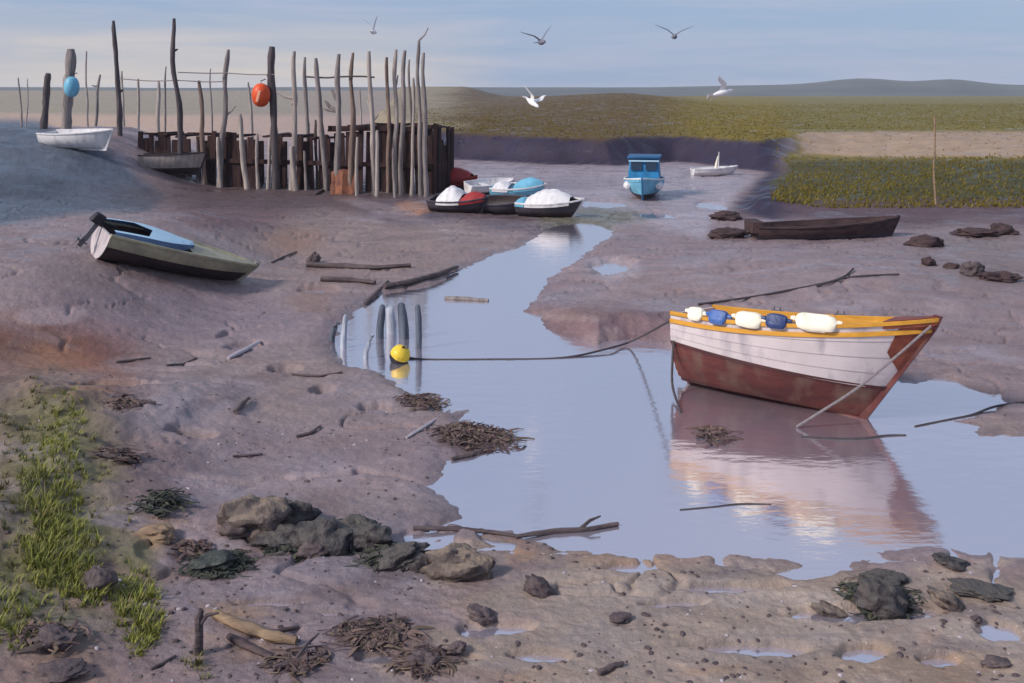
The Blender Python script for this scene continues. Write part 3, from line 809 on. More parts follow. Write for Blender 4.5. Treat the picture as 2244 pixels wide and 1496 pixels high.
# derelict dark hull on the right
hq = Hull(4.0, 3.7, 1.25, .42, .62, tw=.6, zc0=.18, zc1=.2, p=.6, fl=1.3)
sb, sp, sR = small_boat('derelict_boat', 'long dark derelict hull half sunk in the mud at right', 1800, 520, math.radians(4), hq, (M['wreck'], M['slatehull'], M['wreck'], M['wreck']), sink=.10, floor=.12, thwarts=((.3, .3), (.62, .33)))
b = MB(); b.box((.0, 0, .42), (.16, .36, .16)); b.build('stern_locker', M['wreck'], sb, bevel=.02)

# ------------------------------------------------------------------ jetty
def build_jetty():
    A, B = Vector(((300-CX)/F*42.5, 42.5, 0)), Vector(((948-CX)/F*38.0, 38.0, 0))
    d = (B-A); Ln = d.length; d.normalize(); n = Vector((-d.y, d.x, 0))
    if n.y < 0: n = -n
    Rm = Matrix((d, n, Vector((0, 0, 1)))).transposed()
    r = empty('jetty', A, 'long timber jetty faced with dark tarred planks, decked on top', 'jetty', None, Rm)
    def top(s): return 2.22+.5*float(sstep(.62, .72, np.array([s/Ln]))[0])
    b = MB(); s = 0.0
    while s < Ln:
        w = random.uniform(.16, .30)
        if random.random() > .11:
            t = top(s)+random.uniform(-.34, .16); yy = random.uniform(0, .10)
            b.box((s+w/2, yy, t/2-.3), (w/2*.95, .035, t/2+.3), Matrix.Rotation(random.uniform(-.05, .05), 3, 'Y'))
        s += w
    b.build('front_planking', M['quay'], r, smooth=False, bevel=.008)
    b = MB(); s = 0.0
    while s < Ln:
        w = random.uniform(.2, .32)
        if random.random() > .22: b.box((s+w/2, .95+random.uniform(-.25, .2), top(s)-.06+random.uniform(-.07, .05)), (w/2*.93, random.uniform(.55, .95), .035), Matrix.Rotation(random.uniform(-.05, .05), 3, 'X'))
        s += w
    b.build('deck', M['quay'], r, smooth=False)
    for z, y in ((1.15, -.05),):
        b = MB(); b.box((Ln/2, y, z), (Ln/2, .055, .09)); b.build('waling_beam', M['quay'], r, smooth=False, bevel=.015)
    b = MB(); b.box((Ln*.83, -.04, 2.55), (Ln*.155, .06, .09)); b.build('waling_beam', M['quay'], r, smooth=False, bevel=.015)
    b = MB(); yq = .1
    while yq < 1.9:
        w = random.uniform(.16, .3); t = random.uniform(1.5, 2.65)
        b.box((Ln+random.uniform(-.05, .08), yq+w/2, t/2-.3), (.035, w/2*.94, t/2+.3), Matrix.Rotation(random.uniform(-.05, .05), 3, 'X')); yq += w
    b.build('end_planking', M['quay'], r, smooth=False)
    for k in range(12):
        b = MB(); b.box(((k+.5)*Ln/12, random.uniform(.5, 1.6), .5), (.08, .08, 1.4), Matrix.Rotation(random.uniform(-.05, .05), 3, 'X')); b.build('inner_pile', M['quay'], r, smooth=False)
    return r, A, d, n, Ln
jet, jA, jd, jn, jL = build_jetty()

# posts: x top, y top, x base, y base, width px, distance (None = where base meets ground), material, label
GP = 'timber posts standing along the jetty'
def post(xt, yt, xb, yb, w, dist, m, label, extra=None, wt=None, knots=2):
    if dist == 'face':
        q = 42.5-4.5*(xb-300)/648-.42-random.uniform(0, .25)
        p = Vector(((xb-CX)/F*q, q, 0)); p.z = hz(p.x, p.y)
    elif dist is None: p = G(xb, yb)
    else:
        p = Vector(((xb-CX)/F*dist, dist, 0)); p.z = hz(p.x, p.y)
    d = p.y
    zt = CAMH-(yt-HZ)*d/F
    xtop = (xt-CX)/F*d
    w *= .88; rb = w/F*d/2; rt = (wt*.88 if wt else w*.72)/F*d/2
    e = empty('mooring_post', p, label, 'post', GP)
    n = 16; pts = []; rad = []
    ph = random.uniform(0, 9)
    for k in range(n+1):
        f = k/n; z = -.5+(zt-p.z+.5)*f
        fx = max(0, z/(zt-p.z))
        wob = .055*(zt-p.z)**.5
        pts.append(((xtop-p.x)*fx+wob*mnoise.noise(Vector((ph, z*.55, 1))), wob*mnoise.noise(Vector((ph, z*.55, 5))), z))
        rad.append((rb+(rt-rb)*f)*(1+.24*mnoise.noise(Vector((ph+3, z*1.6, 2)))))
    rad[-1] *= .72
    b = MB(); b.tube(pts, rad, 9, jit=.13); sh = b.build('shaft', m, e, angle=60)
    if extra: extra(sh, pts, rad, d, m)
    return e
def fork(*arms):
    def f(e, pts, rad, d, m):
        for (q, dx, dz, r) in arms:
            i = min(len(pts)-1, max(1, int(q*(len(pts)-1)))); a = Vector(pts[i]); s = d/F
            b = MB(); c = a+Vector((dx*s, .05, dz*s))
            b.tube([a, a.lerp(c, .5)+Vector((dx*s*.12, 0, -.03)), c], [rad[i]*.75, r*s*.5, r*s*.35], 7, jit=.1); b.build('branch', m, e)
    return f
def cap(*_a): pass
PG, PP, PD, PB = M['post_grey'], M['post_pale'], M['post_dark'], M['post_brown']
post(42, 170, 50, 262, 5, 60, PG, 'thin grey stake at the far left edge, leftmost of the posts')
post(62, 172, 56, 262, 4, 64, PP, 'faint thin stake just right of the leftmost grey stake')
post(106, 160, 97, 292, 19, 44, PD, 'short thick almost black post left of the post with the pale blue float', wt=15)
pb = post(154, 107, 146, 322, 25, 41, PG, 'thickest grey post at left, with a pale blue float tied to it', wt=25)
post(188, 112, 194, 262, 6, 62, PP, 'thin pale leaning stake right of the pale blue float')
post(219, 163, 205, 268, 9, 58, PG, 'short leaning grey stake left of the first tall dark post', extra=fork((.9, -14, 2, 4)))
post(249, 45, 264, 318, 14, 43, PD, 'tall dark post, left one of the two tallest posts', extra=fork((.45, 9, 5, 6)))
post(268, 155, 274, 300, 7, 56, PP, 'thin pale stake close behind the left tallest post')
post(305, 172, 301, 300, 8, 55, PP, 'short pale stake midway between the two tallest posts')
post(346, 177, 348, 300, 11, 50, PP, 'stubby pale post left of the right tallest post')
post(364, 145, 358, 290, 6, 58, PG, 'thin grey stake just left of the right tallest post')
post(378, 40, 400, 345, 15, 41.0, PD, 'crooked dark post, right one of the two tallest posts', wt=10, extra=fork((.86, 10, 3, 5)))
post(437, 176, 450, 350, 13, 40.8, PB, 'short brown post right of the right tallest post')
post(462, 150, 464, 290, 5, 60, PG, 'faint thin stake in the gap left of the straight grey post')
post(497, 108, 484, 385, 15, 'face', PG, 'tall straight grey post with a small twig, left of the orange float', extra=fork((.62, 22, 20, 3)))
post(524, 250, 541, 388, 15, 'face', PP, 'low pale post whose foot leans out right, in front of the jetty face')
post(546, 180, 556, 300, 9, 47, PP, 'thin pale stake hanging behind the orange float', extra=fork((.93, 8, 6, 4)))
po = post(594, 102, 604, 396, 20, 'face', PD, 'thick dark post carrying the orange float', wt=18, extra=fork((.87, -9, 2, 7)))
post(647, 112, 642, 398, 15, 'face', PP, 'tall pale post with a drooping branch right of the orange float', extra=fork((.72, -38, 12, 5), (.7, -8, -14, 8)))
post(668, 125, 674, 330, 12, 43, PG, 'grey post with a pale tip next right of the drooping branch post')
post(693, 127, 715, 416, 15, 'face', PG, 'grey post leaning left at its head, left of the forked post')
post(744, 118, 735, 360, 17, 38.3, PG, 'forked grey post with a three pronged head', extra=fork((.66, -30, 22, 10), (.70, -14, 26, 7), (.64, -34, 6, 5)))
post(774, 115, 768, 340, 17, 38.2, PB, 'brownish post with a sharp tip right of the forked post', wt=9)
post(812, 112, 819, 372, 14, 37.6, PP, 'pale post with short stubs on both sides, right of the brownish sharp post', extra=fork((.63, -9, 22, 5), (.58, 13, 14, 6)))
post(789, 195, 790, 330, 6, 45, PP, 'thin pale stake between the brownish sharp post and the stubbed post')
post(850, 125, 851, 325, 12, 38.4, PB, 'brown topped post at the left of the dense right hand bunch')
post(866, 108, 868, 330, 13, 38.1, PP, 'pale split post second in the dense right hand bunch', extra=fork((.8, 6, 30, 4)))
post(887, 110, 878, 340, 14, 37.8, PG, 'grey leaning post in the middle of the dense right hand bunch')
post(898, 130, 903, 325, 8, 38.6, PG, 'ragged thin post just right of the middle of the dense bunch')
post(907, 170, 901, 335, 10, 37.6, PP, 'lowest pale post in the dense right hand bunch')
post(917, 88, 921, 345, 12, 37.5, PG, 'tallest post of the right hand bunch with a curved twig on top', extra=fork((1.0, 20, 28, 3)))
post(929, 115, 933, 350, 13, 37.3, PG, 'rightmost grey post at the end of the jetty')
post(827, 285, 826, 380, 11, 37.2, PP, 'low pale pile in front of the jetty face below the stubbed post')
post(690, 262, 698, 345, 9, 40.3, PB, 'low brown pile behind the left leaning post')
post(592, 300, 588, 398, 10, 'face', PP, 'low pale pile just left of the orange float post foot')
post(478, 300, 484, 392, 13, 'face', PP, 'low pale pile beneath the straight grey post at the jetty face')
post(563, 292, 566, 400, 10, 'face', PP, 'low slender pale pile between the leaning low post and the orange float')
post(640, 320, 648, 405, 17, 'face', PP, 'low broad pale pile at the foot of the drooping branch post')
post(668, 330, 672, 404, 9, 'face', PG, 'low thin grey pile right of the broad low pile')
post(432, 305, 436, 385, 9, 'face', PG, 'low grey pile at the left part of the jetty face, below the short brown post')
post(781, 300, 783, 392, 10, 37.3, PP, 'low pale pile right of the rusty sheet')
post(862, 325, 866, 398, 9, 37.0, PG, 'low grey pile under the dense right hand bunch')
post(2048, 250, 2050, 448, 6, None, M['drifttan'], 'single tan stake standing in the marsh grass at far right')

# floats on posts
def float_ball(name, label, cat, px, py, d, rx, rz, m, m2, parts):
    p = Vector(((px-CX)/F*d, d, CAMH-(py-HZ)*d/F))
    e = empty(name, p, label, cat)
    prof = [(max(.012, rx*math.sin(math.pi*k/12)**.8), -rz*math.cos(math.pi*k/12)) for k in range(13)]
    b = MB(); b.lathe(prof, 'z', 18); fb = b.build('float_body', m, e)
    b = MB(); b.tube([(0, 0, rz*.95), (0, .0, rz*1.2), (.12, .25, rz*1.35)], .02, 6); b.build('lashing', M['rope'], e)
    if m2:
        b = MB(); b.box((-.02, -rx*.92, -.05), (rx*.16, .04, rz*.5), Matrix.Rotation(.25, 3, 'Y')); b.build('reflective_patch', m2, fb, bevel=.02)
    return e
float_ball('mooring_float', 'pale blue float tied to the thick post at far left', 'float', 157, 190, 40.5, .30, .42, M['skyblue'], None, 0)
dpo = po.location.y
float_ball('mooring_float', 'bright orange float hanging on the dark post of the jetty', 'float', 572, 208, dpo-.35, .36, .47, M['orange'], M['pinkish'], 0)

# ropes
def rope(label, pts, r, m, name='mooring_rope', cat='rope', n=8, group=None):
    P_ = [Vector(p) for p in pts]; out = []
    for i in range(len(P_)-1):
        p0, p1, p2, p3 = P_[max(i-1, 0)], P_[i], P_[i+1], P_[min(i+2, len(P_)-1)]
        for k in range(n):
            t = k/n
            out.append(.5*((2*p1)+(p2-p0)*t+(2*p0-5*p1+4*p2-p3)*t*t+(3*p1-p0-3*p2+p3)*t**3))
    out.append(P_[-1])
    o_ = out[0].copy()
    b = MB(); b.tube([q-o_ for q in out], r, 7)
    o = b.build(name, m); o.location = o_
    return tag(o, label, cat, group)
def gpt(px, py, dz=.02): p = G(px, py); p.z += dz; return p
GR = 'slack ropes strung between the jetty posts'
def pr(px, py, d): return ((px-CX)/F*d, d, CAMH-(py-HZ)*d/F)
rope('upper slack rope strung left of the dark post with the orange float', [pr(390, 158, 40.5), pr(450, 160, 40.6), pr(497, 160, 40.6), pr(550, 163, 40.2), pr(600, 163, 39.6)], .022, M['ropepale'], group=GR)
rope('lower slack rope strung from the two tallest posts to the straight grey post', [pr(262, 172, 42.8), pr(330, 177, 42.3), pr(392, 176, 41), pr(450, 179, 40.7), pr(495, 178, 40.5)], .022, M['ropepale'], group=GR)
rope('rope rail strung from the forked post to the stubbed post', [pr(672, 168, 40), pr(715, 170, 39), pr(742, 168, 38.2), pr(790, 167, 37.9), pr(820, 169, 37.5)], .035, M['rope'], group=GR)

stern = MW @ h1.pt(0, .93, -1)
rope('long mooring rope sagging across the water from boat stern to yellow buoy', [stern, gpt(1390, 762, .12), gpt(1330, 772, .05), gpt(1230, 785, .002), gpt(1080, 788, .0), gpt(930, 788, .0), gpt(885, 785, .03)], .016, M['rope'])
bow = MW @ h1.pt(.985, .97, -1, -.03)
mid = MW @ h1.pt(.80, .55, -1, -.05)
lo = gpt(1745, 938, .01)
mid = bow.lerp(lo, .55)+Vector((0, -.02, -.07))
rope('painter running straight from the bow down across the hull to the water', [bow, bow.lerp(lo, .25)+Vector((0, -.02, -.04)), mid, bow.lerp(lo, .85)+Vector((0, 0, -.03)), lo], .016, M['ropepale'])
st2 = MW @ h1.pt(.02, .72, -1, -.01)
rope('rope loop hanging from the stern down to the water', [st2, st2+Vector((-.03, -.06, -.25)), gpt(1474, 868, .12), gpt(1492, 905, .01)], .017, M['rope'])
rope('sunken line lying in the water in front of the boat', [gpt(1755, 958, .0), gpt(1820, 962, .0), gpt(1890, 962, .002), gpt(1940, 956, .0), gpt(1985, 955, -.004)], .017, M['rope'])
rope('mooring line lying along the mud at the right edge', [gpt(2005, 935, .0), gpt(2080, 920, .0), gpt(2130, 910, .005), gpt(2190, 892), gpt(2300, 880)], .015, M['rope'])
rope('long dark line on the mud above the big boat, ending in a raised tip', [gpt(1530, 670), gpt(1640, 655), gpt(1730, 638), gpt(1810, 622), gpt(1850, 608), gpt(1870, 594, .05)], .021, M['rope'])
rope('short dark line on the mud right of the raised tip', [gpt(1790, 630), gpt(1850, 612), gpt(1900, 606), gpt(1970, 603)], .018, M['rope'])
rope('thin line trailing in the shallows below the big boat', [gpt(1490, 1118, 0), gpt(1560, 1112, 0), gpt(1620, 1105, .002), gpt(1690, 1106, -.003)], .010, M['rope'])

# yellow buoy
p = gpt(868, 792, -.03)
e = empty('mooring_buoy', p, 'yellow and black mooring buoy at the edge of the water', 'buoy', None, Matrix.Rotation(.45, 3, 'Y') @ Matrix.Rotation(.3, 3, 'X'))
b = MB(); b.lathe([(.02, .0), (.10, .02), (.14, .08), (.148, .15)], 'z', 20); b.build('base', M['black'], e)
b = MB(); b.lathe([(.150, .145), (.145, .20), (.115, .26), (.05, .297), (.03, .30)], 'z', 20); b.build('cap', M['yellow'], e)
b = MB(); b.tube([(0, 0, .29), (.0, 0, .33), (.035, 0, .35), (.05, 0, .30)], .012, 7); b.build('ring', M['metal'], e)

# stumps added to stand in for reflection strokes above the yellow buoy
GO = 'stumps added for reflections at the creek edge by the yellow buoy'
M['reflslate'] = mat('slate_reflection_timber', (104, 110, 124), .7, scale=9, stretch=(1, 1, .12), col2=(66, 70, 82), bump=.5)
M['reflpale'] = mat('pale_reflection_timber', (190, 194, 206), .7, scale=9, stretch=(1, 1, .12), col2=(150, 154, 168), bump=.5)
for (bx, by, ty, lean, wd, m_, lab) in (
        (832, 742, 668, 6, 17, 'reflslate', 'dark slate stump added for a reflection, third from the right of the stumps by the yellow buoy'),
        (858, 730, 672, -4, 20, 'reflpale', 'broad pale stump added for a reflection, between two dark ones above the yellow buoy'),
        (886, 742, 664, -8, 20, 'reflslate', 'broadest dark slate stump added for a reflection, right above the yellow buoy'),
        (918, 764, 668, -2, 14, 'reflslate', 'rightmost slate stump added for a reflection, standing in the water by the yellow buoy'),
        (752, 762, 690, 5, 14, 'reflpale', 'pale thin stump added for a reflection, standing left of the other stumps'),
        (726, 748, 706, 14, 13, 'reflslate', 'short leaning slate stump added for a reflection, at the far left of the stumps'),
        (800, 786, 734, 16, 11, 'reflpale', 'leaning pale stump added for a reflection, left of the yellow buoy')):
    p = G(bx, by); s_ = p.y/F; h_ = (by-ty)*s_
    e = empty('reflection_stump', p, lab, 'stump', GO)
    b = MB(); b.tube([(0, 0, -.2), (lean*s_*.2, 0, h_*.3), (lean*s_*.6, .01, h_*.7), (lean*s_, .0, h_*.95), (lean*s_*1.15, .01, h_)], [wd*s_*.5, wd*s_*.52, wd*s_*.45, wd*s_*.42, wd*s_*.2], 9, jit=.2)
    b.build('shaft', M[m_], e, angle=60)

# ------------------------------------------------------------------ rocks, weed, driftwood
def rock(px, py, wpx, hpx, m, label, name='rock', cat='rock', group=None, rot=0, flat=.75, seed=None):
    """a stone standing on the mud, its outline wpx by hpx photo pixels"""
    p = G(px, py+hpx*.38); s = p.y/F
    rx, rzz = wpx*s/2, hpx*s/2*.88
    ry = max(rx*.7, rzz*.8)
    sd = seed if seed is not None else px*.37+py*.11
    b = MB(); n1, n2 = 26, 40; rows = []
    for i in range(n1+1):
        th = math.pi*i/n1; row = []
        for j in range(n2):
            a = 2*math.pi*j/n2
            v = Vector((math.sin(th)*math.cos(a), math.sin(th)*math.sin(a), -math.cos(th)))
            k = 1+.42*mnoise.noise(v*1.3+Vector((sd, 0, 0)))+.26*mnoise.noise(v*3.0+Vector((sd, 4, 0)))+.09*mnoise.noise(v*7+Vector((sd, 8, 0)))
            c1 = mnoise.cell(v*2.0+Vector((sd, 0, 2)))*.05
            q = v*(k+c1)
            q = Vector((q.x*rx, q.y*ry, q.z*rzz))
            row.append(Matrix.Rotation(-rot, 3, 'Y') @ q)
        rows.append(row)
    zmin = -rzz*.35
    b.quadgrid(rows, True)
    o = b.build(name, m, angle=60); o.location = p+Vector((0, 0, -zmin*.0+rzz*.42))
    return tag(o, label, cat, group)
GK = 'weedy rocks across the near shore'
R_, RW, ST, SP = M['rock'], M['rockweed'], M['stone'], M['stonepale']
rock(570, 1120, 170, 120, R_, 'big peaked rock with a tan top, leftmost of the near rocks', group=GK)
rock(520, 1150, 70, 60, ST, 'small brown rock leaning on the left of the peaked rock', group=GK)
rock(655, 1120, 80, 70, RW, 'dark upright rock behind the right shoulder of the peaked rock', group=GK)
rock(780, 1150, 90, 50, RW, 'blackish hump at the back of the near rock row', group=GK)
rock(620, 1172, 130, 60, RW, 'low dark rock right below the peaked rock', group=GK)
rock(715, 1165, 125, 84, RW, 'dark slate rock in the middle of the near rock row', group=GK)
rock(690, 1200, 80, 40, ST, 'flat brown rock in front of the dark slate rock', group=GK)
rock(768, 1186, 52, 24, SP, 'small pale stone resting among the dark near rocks', group=GK)
rock(815, 1170, 95, 60, RW, 'dark rock behind the pale stone, in the middle of the row', group=GK)
rock(872, 1212, 120, 50, RW, 'low greenish rock between the pale stone and the rounded rock', rot=.3, group=GK)
rock(1005, 1225, 150, 92, R_, 'large rounded brown rock at the right end of the near rocks', group=GK)
rock(935, 1228, 60, 56, RW, 'small dark rock against the left of the large rounded brown rock', group=GK)
rock(1182, 1282, 72, 44, ST, 'lone dark slanting stone on the sand right of the rounded rock', rot=-.5, group=GK)
rock(1056, 1342, 64, 32, ST, 'flat grey stone on the sand below the rounded rock', rot=-.3, group=GK)
rock(1930, 1300, 112, 92, RW, 'blackish green rock at lower right, biggest on that side', rot=-.4, group=GK)
rock(1935, 1262, 100, 36, RW, 'low dark green slab behind the biggest lower right rock', group=GK)
rock(2082, 1226, 72, 26, RW, 'small dark green rock in the shallows at right', rot=-.2, group=GK)
rock(2075, 1312, 84, 34, R_, 'grey streaked rock right of the blackish green rock', rot=-.5, group=GK)
rock(2152, 1290, 116, 20, RW, 'long thin dark green rock near the right edge', rot=-.05, group=GK)
rock(1818, 1332, 80, 24, R_, 'low grey stone left of the blackish green rock', rot=-.3, group=GK)
rock(2182, 1448, 58, 20, ST, 'flat stone at the lower right corner', group=GK)
rock(2140, 1356, 24, 18, ST, 'pebble below the grey streaked rock', group=GK)
rock(1357, 1352, 48, 16, ST, 'small flat stone on the bare sand at bottom centre', group=GK)
rock(1000, 1416, 44, 24, ST, 'brown cobble between two puddles at bottom centre', rot=.3, group=GK)
rock(928, 1442, 66, 46, ST, 'dark brown stone left of the brown cobble', group=GK)
rock(214, 1268, 70, 70, ST, 'dark pointed stone between the two green grass clumps', group=GK)
rock(118, 1392, 90, 44, ST, 'dark lump of rock at the lower left corner', group=GK)
rock(130, 1466, 110, 26, ST, 'flat brown rock at the bottom edge below the dark lump', group=GK)
rock(345, 1168, 86, 40, M['drifttan'], 'tan flat stone above the small grass clump', group=GK)
rock(465, 1225, 100, 46, M['greenrock'], 'blackish green rock left of the near rock row', rot=.2, group=GK)
GL = 'dark weedy lumps on the far right mud'
for (x, y, w, h, l) in ((2030, 524, 76, 36, 'rounded dark lump right of the derelict hull'), (2135, 505, 90, 26, 'long dark lump right of the rounded lump'),
                        (2195, 500, 64, 34, 'dark brown lump at the far right edge'), (2035, 572, 30, 24, 'small dark lump below the rounded lump'),
                        (2085, 580, 34, 20, 'smaller dark lump in the lower right hand row'), (2130, 585, 52, 46, 'grey streaked lump in the lower right hand row'), (2185, 602, 82, 28, 'flat brown lump lowest at the right edge'),
                        (1592, 470, 64, 28, 'dark brown lump left of the derelict hull'), (1596, 508, 80, 30, 'grey mud lump in front of the dark brown one')):
    rock(x, y, w, h, M['wreck'] if 'brown' in l or 'dark' in l else ST, l, 'weedy_lump', 'lump', GL)
rock(688, 562, 26, 30, M['drift'], 'small upright dark stone above the left end of the logs', group='stones on the middle mud')

def weed(px, py, wpx, hpx, m, label, n=130, group='heaps of seaweed on the mud', size=1.0, lift=.05):
    c = G(px, py); s = c.y/F
    a = wpx*s/2; bd = max(hpx*c.y**2/(F*CAMH)/2, .04)
    b = MB()
    for k in range(n):
        q = random.random()**.6; an = random.uniform(0, 6.283)
        x, y = c.x+a*q*math.cos(an), c.y+bd*q*math.sin(an)
        z = hz(x, y)+.005+lift*random.random()*(1-q)
        L_ = random.uniform(.05, .24)*size; w = random.uniform(.007, .028)*size*(.24/(.1+L_))**.4
        t = random.uniform(0, 6.283); cu = random.uniform(-2.2, 2.2); pts = []
        for i in range(5):
            f = i/4
            x2, y2 = x+L_*f*math.cos(t+cu*f), y+L_*f*math.sin(t+cu*f)*.8
            pts.append(Vector((x2-c.x, y2-c.y, z-c.z+.026*size*math.sin(math.pi*min(1, f*1.1))*(random.random()+.2))))
        nrm = Vector((-math.sin(t), math.cos(t), .5*random.uniform(-1, 1))).normalized()
        rows = [[p-nrm*w*(1-.6*abs(i/4-.4)), p+Vector((0, 0, .006)), p+nrm*w*(1-.6*abs(i/4-.4))] for i, p in enumerate(pts)]
        b.quadgrid(rows)
    o = b.build('seaweed', m); o.location = c
    return tag(o, label, 'seaweed', group)
weed(1045, 958, 175, 58, M['wrack'], 'large brown heap of weed at the water edge left of mid picture', 420, lift=.03)
weed(925, 880, 100, 44, M['wrack'], 'brown weed heap on the mud below the yellow buoy', 170)
weed(820, 1395, 150, 56, M['wrack'], 'wide brown weed patch at the bottom, left of centre', 230, lift=.025)
weed(930, 1450, 90, 44, M['wrack'], 'brown weed round the dark stone at the bottom', 120)
weed(485, 1240, 120, 60, M['kelp'], 'dark green weed heap left of the near rocks', 260)
weed(352, 1105, 70, 50, M['kelp'], 'dark green weed tuft on the mud left of the peaked rock', 130)
weed(700, 1185, 220, 60, M['kelp'], 'dark weed draped round the near rock row', 380)
weed(870, 1225, 150, 40, M['kelp'], 'olive weed lying before the low greenish rock', 220)
weed(1925, 1310, 130, 60, M['kelp'], 'blackish weed hanging round the lower right rock', 240)
weed(270, 885, 70, 16, M['wrack'], 'thin brown weed strand left of the middle mud', 60)
weed(260, 1000, 100, 22, M['wrack'], 'dark weed strand on the mud right of the tall grass', 90)
weed(650, 1455, 110, 34, M['wrack'], 'brown weed tangle at the bottom edge by the tan driftwood', 90, lift=.02)
weed(100, 1400, 120, 50, M['wrack'], 'brown weed at the lower left corner', 140)
weed(1560, 955, 80, 36, M['wrack'], 'sodden brown weed in the shallows under the boat stern', 70)
weed(420, 1210, 70, 30, M['wrack'], 'brown weed strand above the blackish green rock', 90)

GDW = 'driftwood lying on the foreshore'
def stick(pts, wpx, m, label, lift=.6, name='driftwood', sq=.8, twig=None, group=GDW):
    P_ = [G(*p) for p in pts]; s = P_[0].y/F; r = wpx*s/2; o_ = P_[0].copy()
    Q = []
    for i in range(len(P_)-1):
        for k in range(4): Q.append(P_[i].lerp(P_[i+1], k/4))
    Q.append(P_[-1])
    Q = [q-o_+Vector((0, 0, r*lift)) for q in Q]
    n = len(Q)
    b = MB(); b.tube(Q, [r*(1.0-.35*abs(2*i/(n-1)-.8))*(1+random.uniform(-.12, .12)) for i in range(n)], 8, squash=sq, jit=.12)
    if twig:
        a = Q[int(n*twig[0])]; b.tube([a, a+Vector(twig[1])*.5+Vector((0, 0, .02)), a+Vector(twig[1])], [r*.6, r*.45, r*.25], 6, jit=.1)
    o = b.build(name, m, angle=50); o.location = o_
    return tag(o, label, 'driftwood', group)
DR, DT = M['drift'], M['drifttan']
stick([(672, 585), (740, 588), (820, 592), (900, 586)], 17, DR, 'upper dark log of the logs beside the creek bend')
stick([(702, 616), (760, 618), (822, 624)], 17, DR, 'lower short dark log of the logs beside the creek bend')
stick([(842, 634), (900, 622), (960, 606), (1002, 590)], 18, DR, 'dark log slanting up along the edge of the creek')
stick([(800, 668), (825, 645), (850, 620)], 10, DR, 'thin stick crossing the ends of the logs')
stick([(595, 578), (620, 565), (650, 553)], 6, DR, 'thin twig on the mud left of the logs')
stick([(975, 655), (1020, 657), (1070, 660)], 16, M['post_grey'], 'grey plank floating in the creek bend', lift=.15)
stick([(905, 1162), (1000, 1164), (1080, 1172), (1130, 1178)], 14, DR, 'long dark branch along the near water edge')
stick([(1130, 1180), (1210, 1168), (1290, 1164), (1355, 1152)], 15, DR, 'bluish dark branch reaching into the water from the near edge', twig=(.6, (.2, .1, .08)))
stick([(990, 1010), (1035, 998), (1082, 980)], 13, DR, 'short slanting stick below the large brown weed heap')
stick([(1312, 1480), (1338, 1470), (1366, 1458)], 18, DR, 'short dark stick at the bottom edge right of centre')
stick([(500, 1402), (545, 1425), (596, 1446)], 22, M['rotlog'], 'dark rotten log at the bottom, under the tan branch')
stick([(470, 1355), (520, 1378), (590, 1405), (650, 1412)], 30, DT, 'tan branch at lower left lying across the dark log')
stick([(560, 1392), (610, 1388), (655, 1378)], 14, M['rotlog'], 'dark stick behind the tan branch')
stick([(600, 1468), (660, 1452), (720, 1446)], 18, DR, 'forked dark stick at the bottom edge', twig=(.4, (.12, .25, .06)))
stick([(280, 882), (310, 888), (342, 888)], 15, DR, 'short dark stick on the mud right of the rusty bank')
stick([(515, 910), (530, 893), (545, 880)], 14, DR, 'stubby upright tilted stick on the middle mud', lift=1.0)
stick([(215, 1000), (255, 1006), (300, 1018)], 14, DR, 'dark stick right of the tall grass')
stick([(255, 795), (290, 792), (330, 786)], 8, DR, 'thin dark twig at the edge of the rusty bank')
stick([(365, 802), (400, 800), (430, 786)], 7, DR, 'bent twig right of the rusty bank')
stick([(640, 822), (700, 826), (750, 818)], 7, DR, 'curved twig on the mud left of the yellow buoy')
stick([(650, 960), (680, 952), (702, 938)], 10, DR, 'small slanting twig in the middle of the left mud')
stick([(510, 1004), (545, 1002), (575, 998)], 8, DR, 'thin twig left of the small slanting twig')
stick([(890, 962), (940, 932), (985, 900)], 9, M['stonepale'], 'pale stripped stick lying above the large weed heap')
stick([(500, 790), (535, 772), (570, 752)], 13, M['stonepale'], 'pale flat stick on the mud beyond the curved twig')
stick([(330, 1470), (355, 1458), (385, 1440)], 10, DR, 'thin brown stick at the bottom left of centre')
stick([(690, 428), (705, 420), (722, 412)], 9, DR, 'dark broken timber lying before the jetty foot')
# upright stub with a tan side at lower left
p = G(433, 1432)
e = empty('broken_stake', p, 'short broken stake standing in the mud at lower left', 'stake')
b = MB(); b.tube([(0, 0, -.1), (.01, 0, .12), (.0, .02, .24), (.02, .02, .30)], [.035, .032, .03, .018], 9, jit=.12); b.build('shaft', M['drift'], e)
b = MB(); b.tube([(.0, 0, .18), (.06, .02, .26), (.14, .03, .27)], [.018, .015, .008], 7); b.build('branch', M['drift'], e)
# rusty plate against the jetty
p = Vector(((748-CX)/F*37.9, 37.9, 0)); p.z = hz(p.x, p.y)
b = MB(); rows = []
for i in range(7):
    rows.append([(-.45+.9*j/6+.05*random.random(), .06*math.sin(j*1.7)+.35*i/6, -.1+1.05*i/6*(1-.10*abs(j-3)/3*(i == 6))) for j in range(7)])
b.quadgrid(rows); o = b.build('rusty_sheet', M['rust']); o.location = p
sm = o.modifiers.new('thick', 'SOLIDIFY'); sm.thickness = .02
tag(o, 'rusty orange sheet leaning on the dark jetty face below the forked post', 'metal sheet')

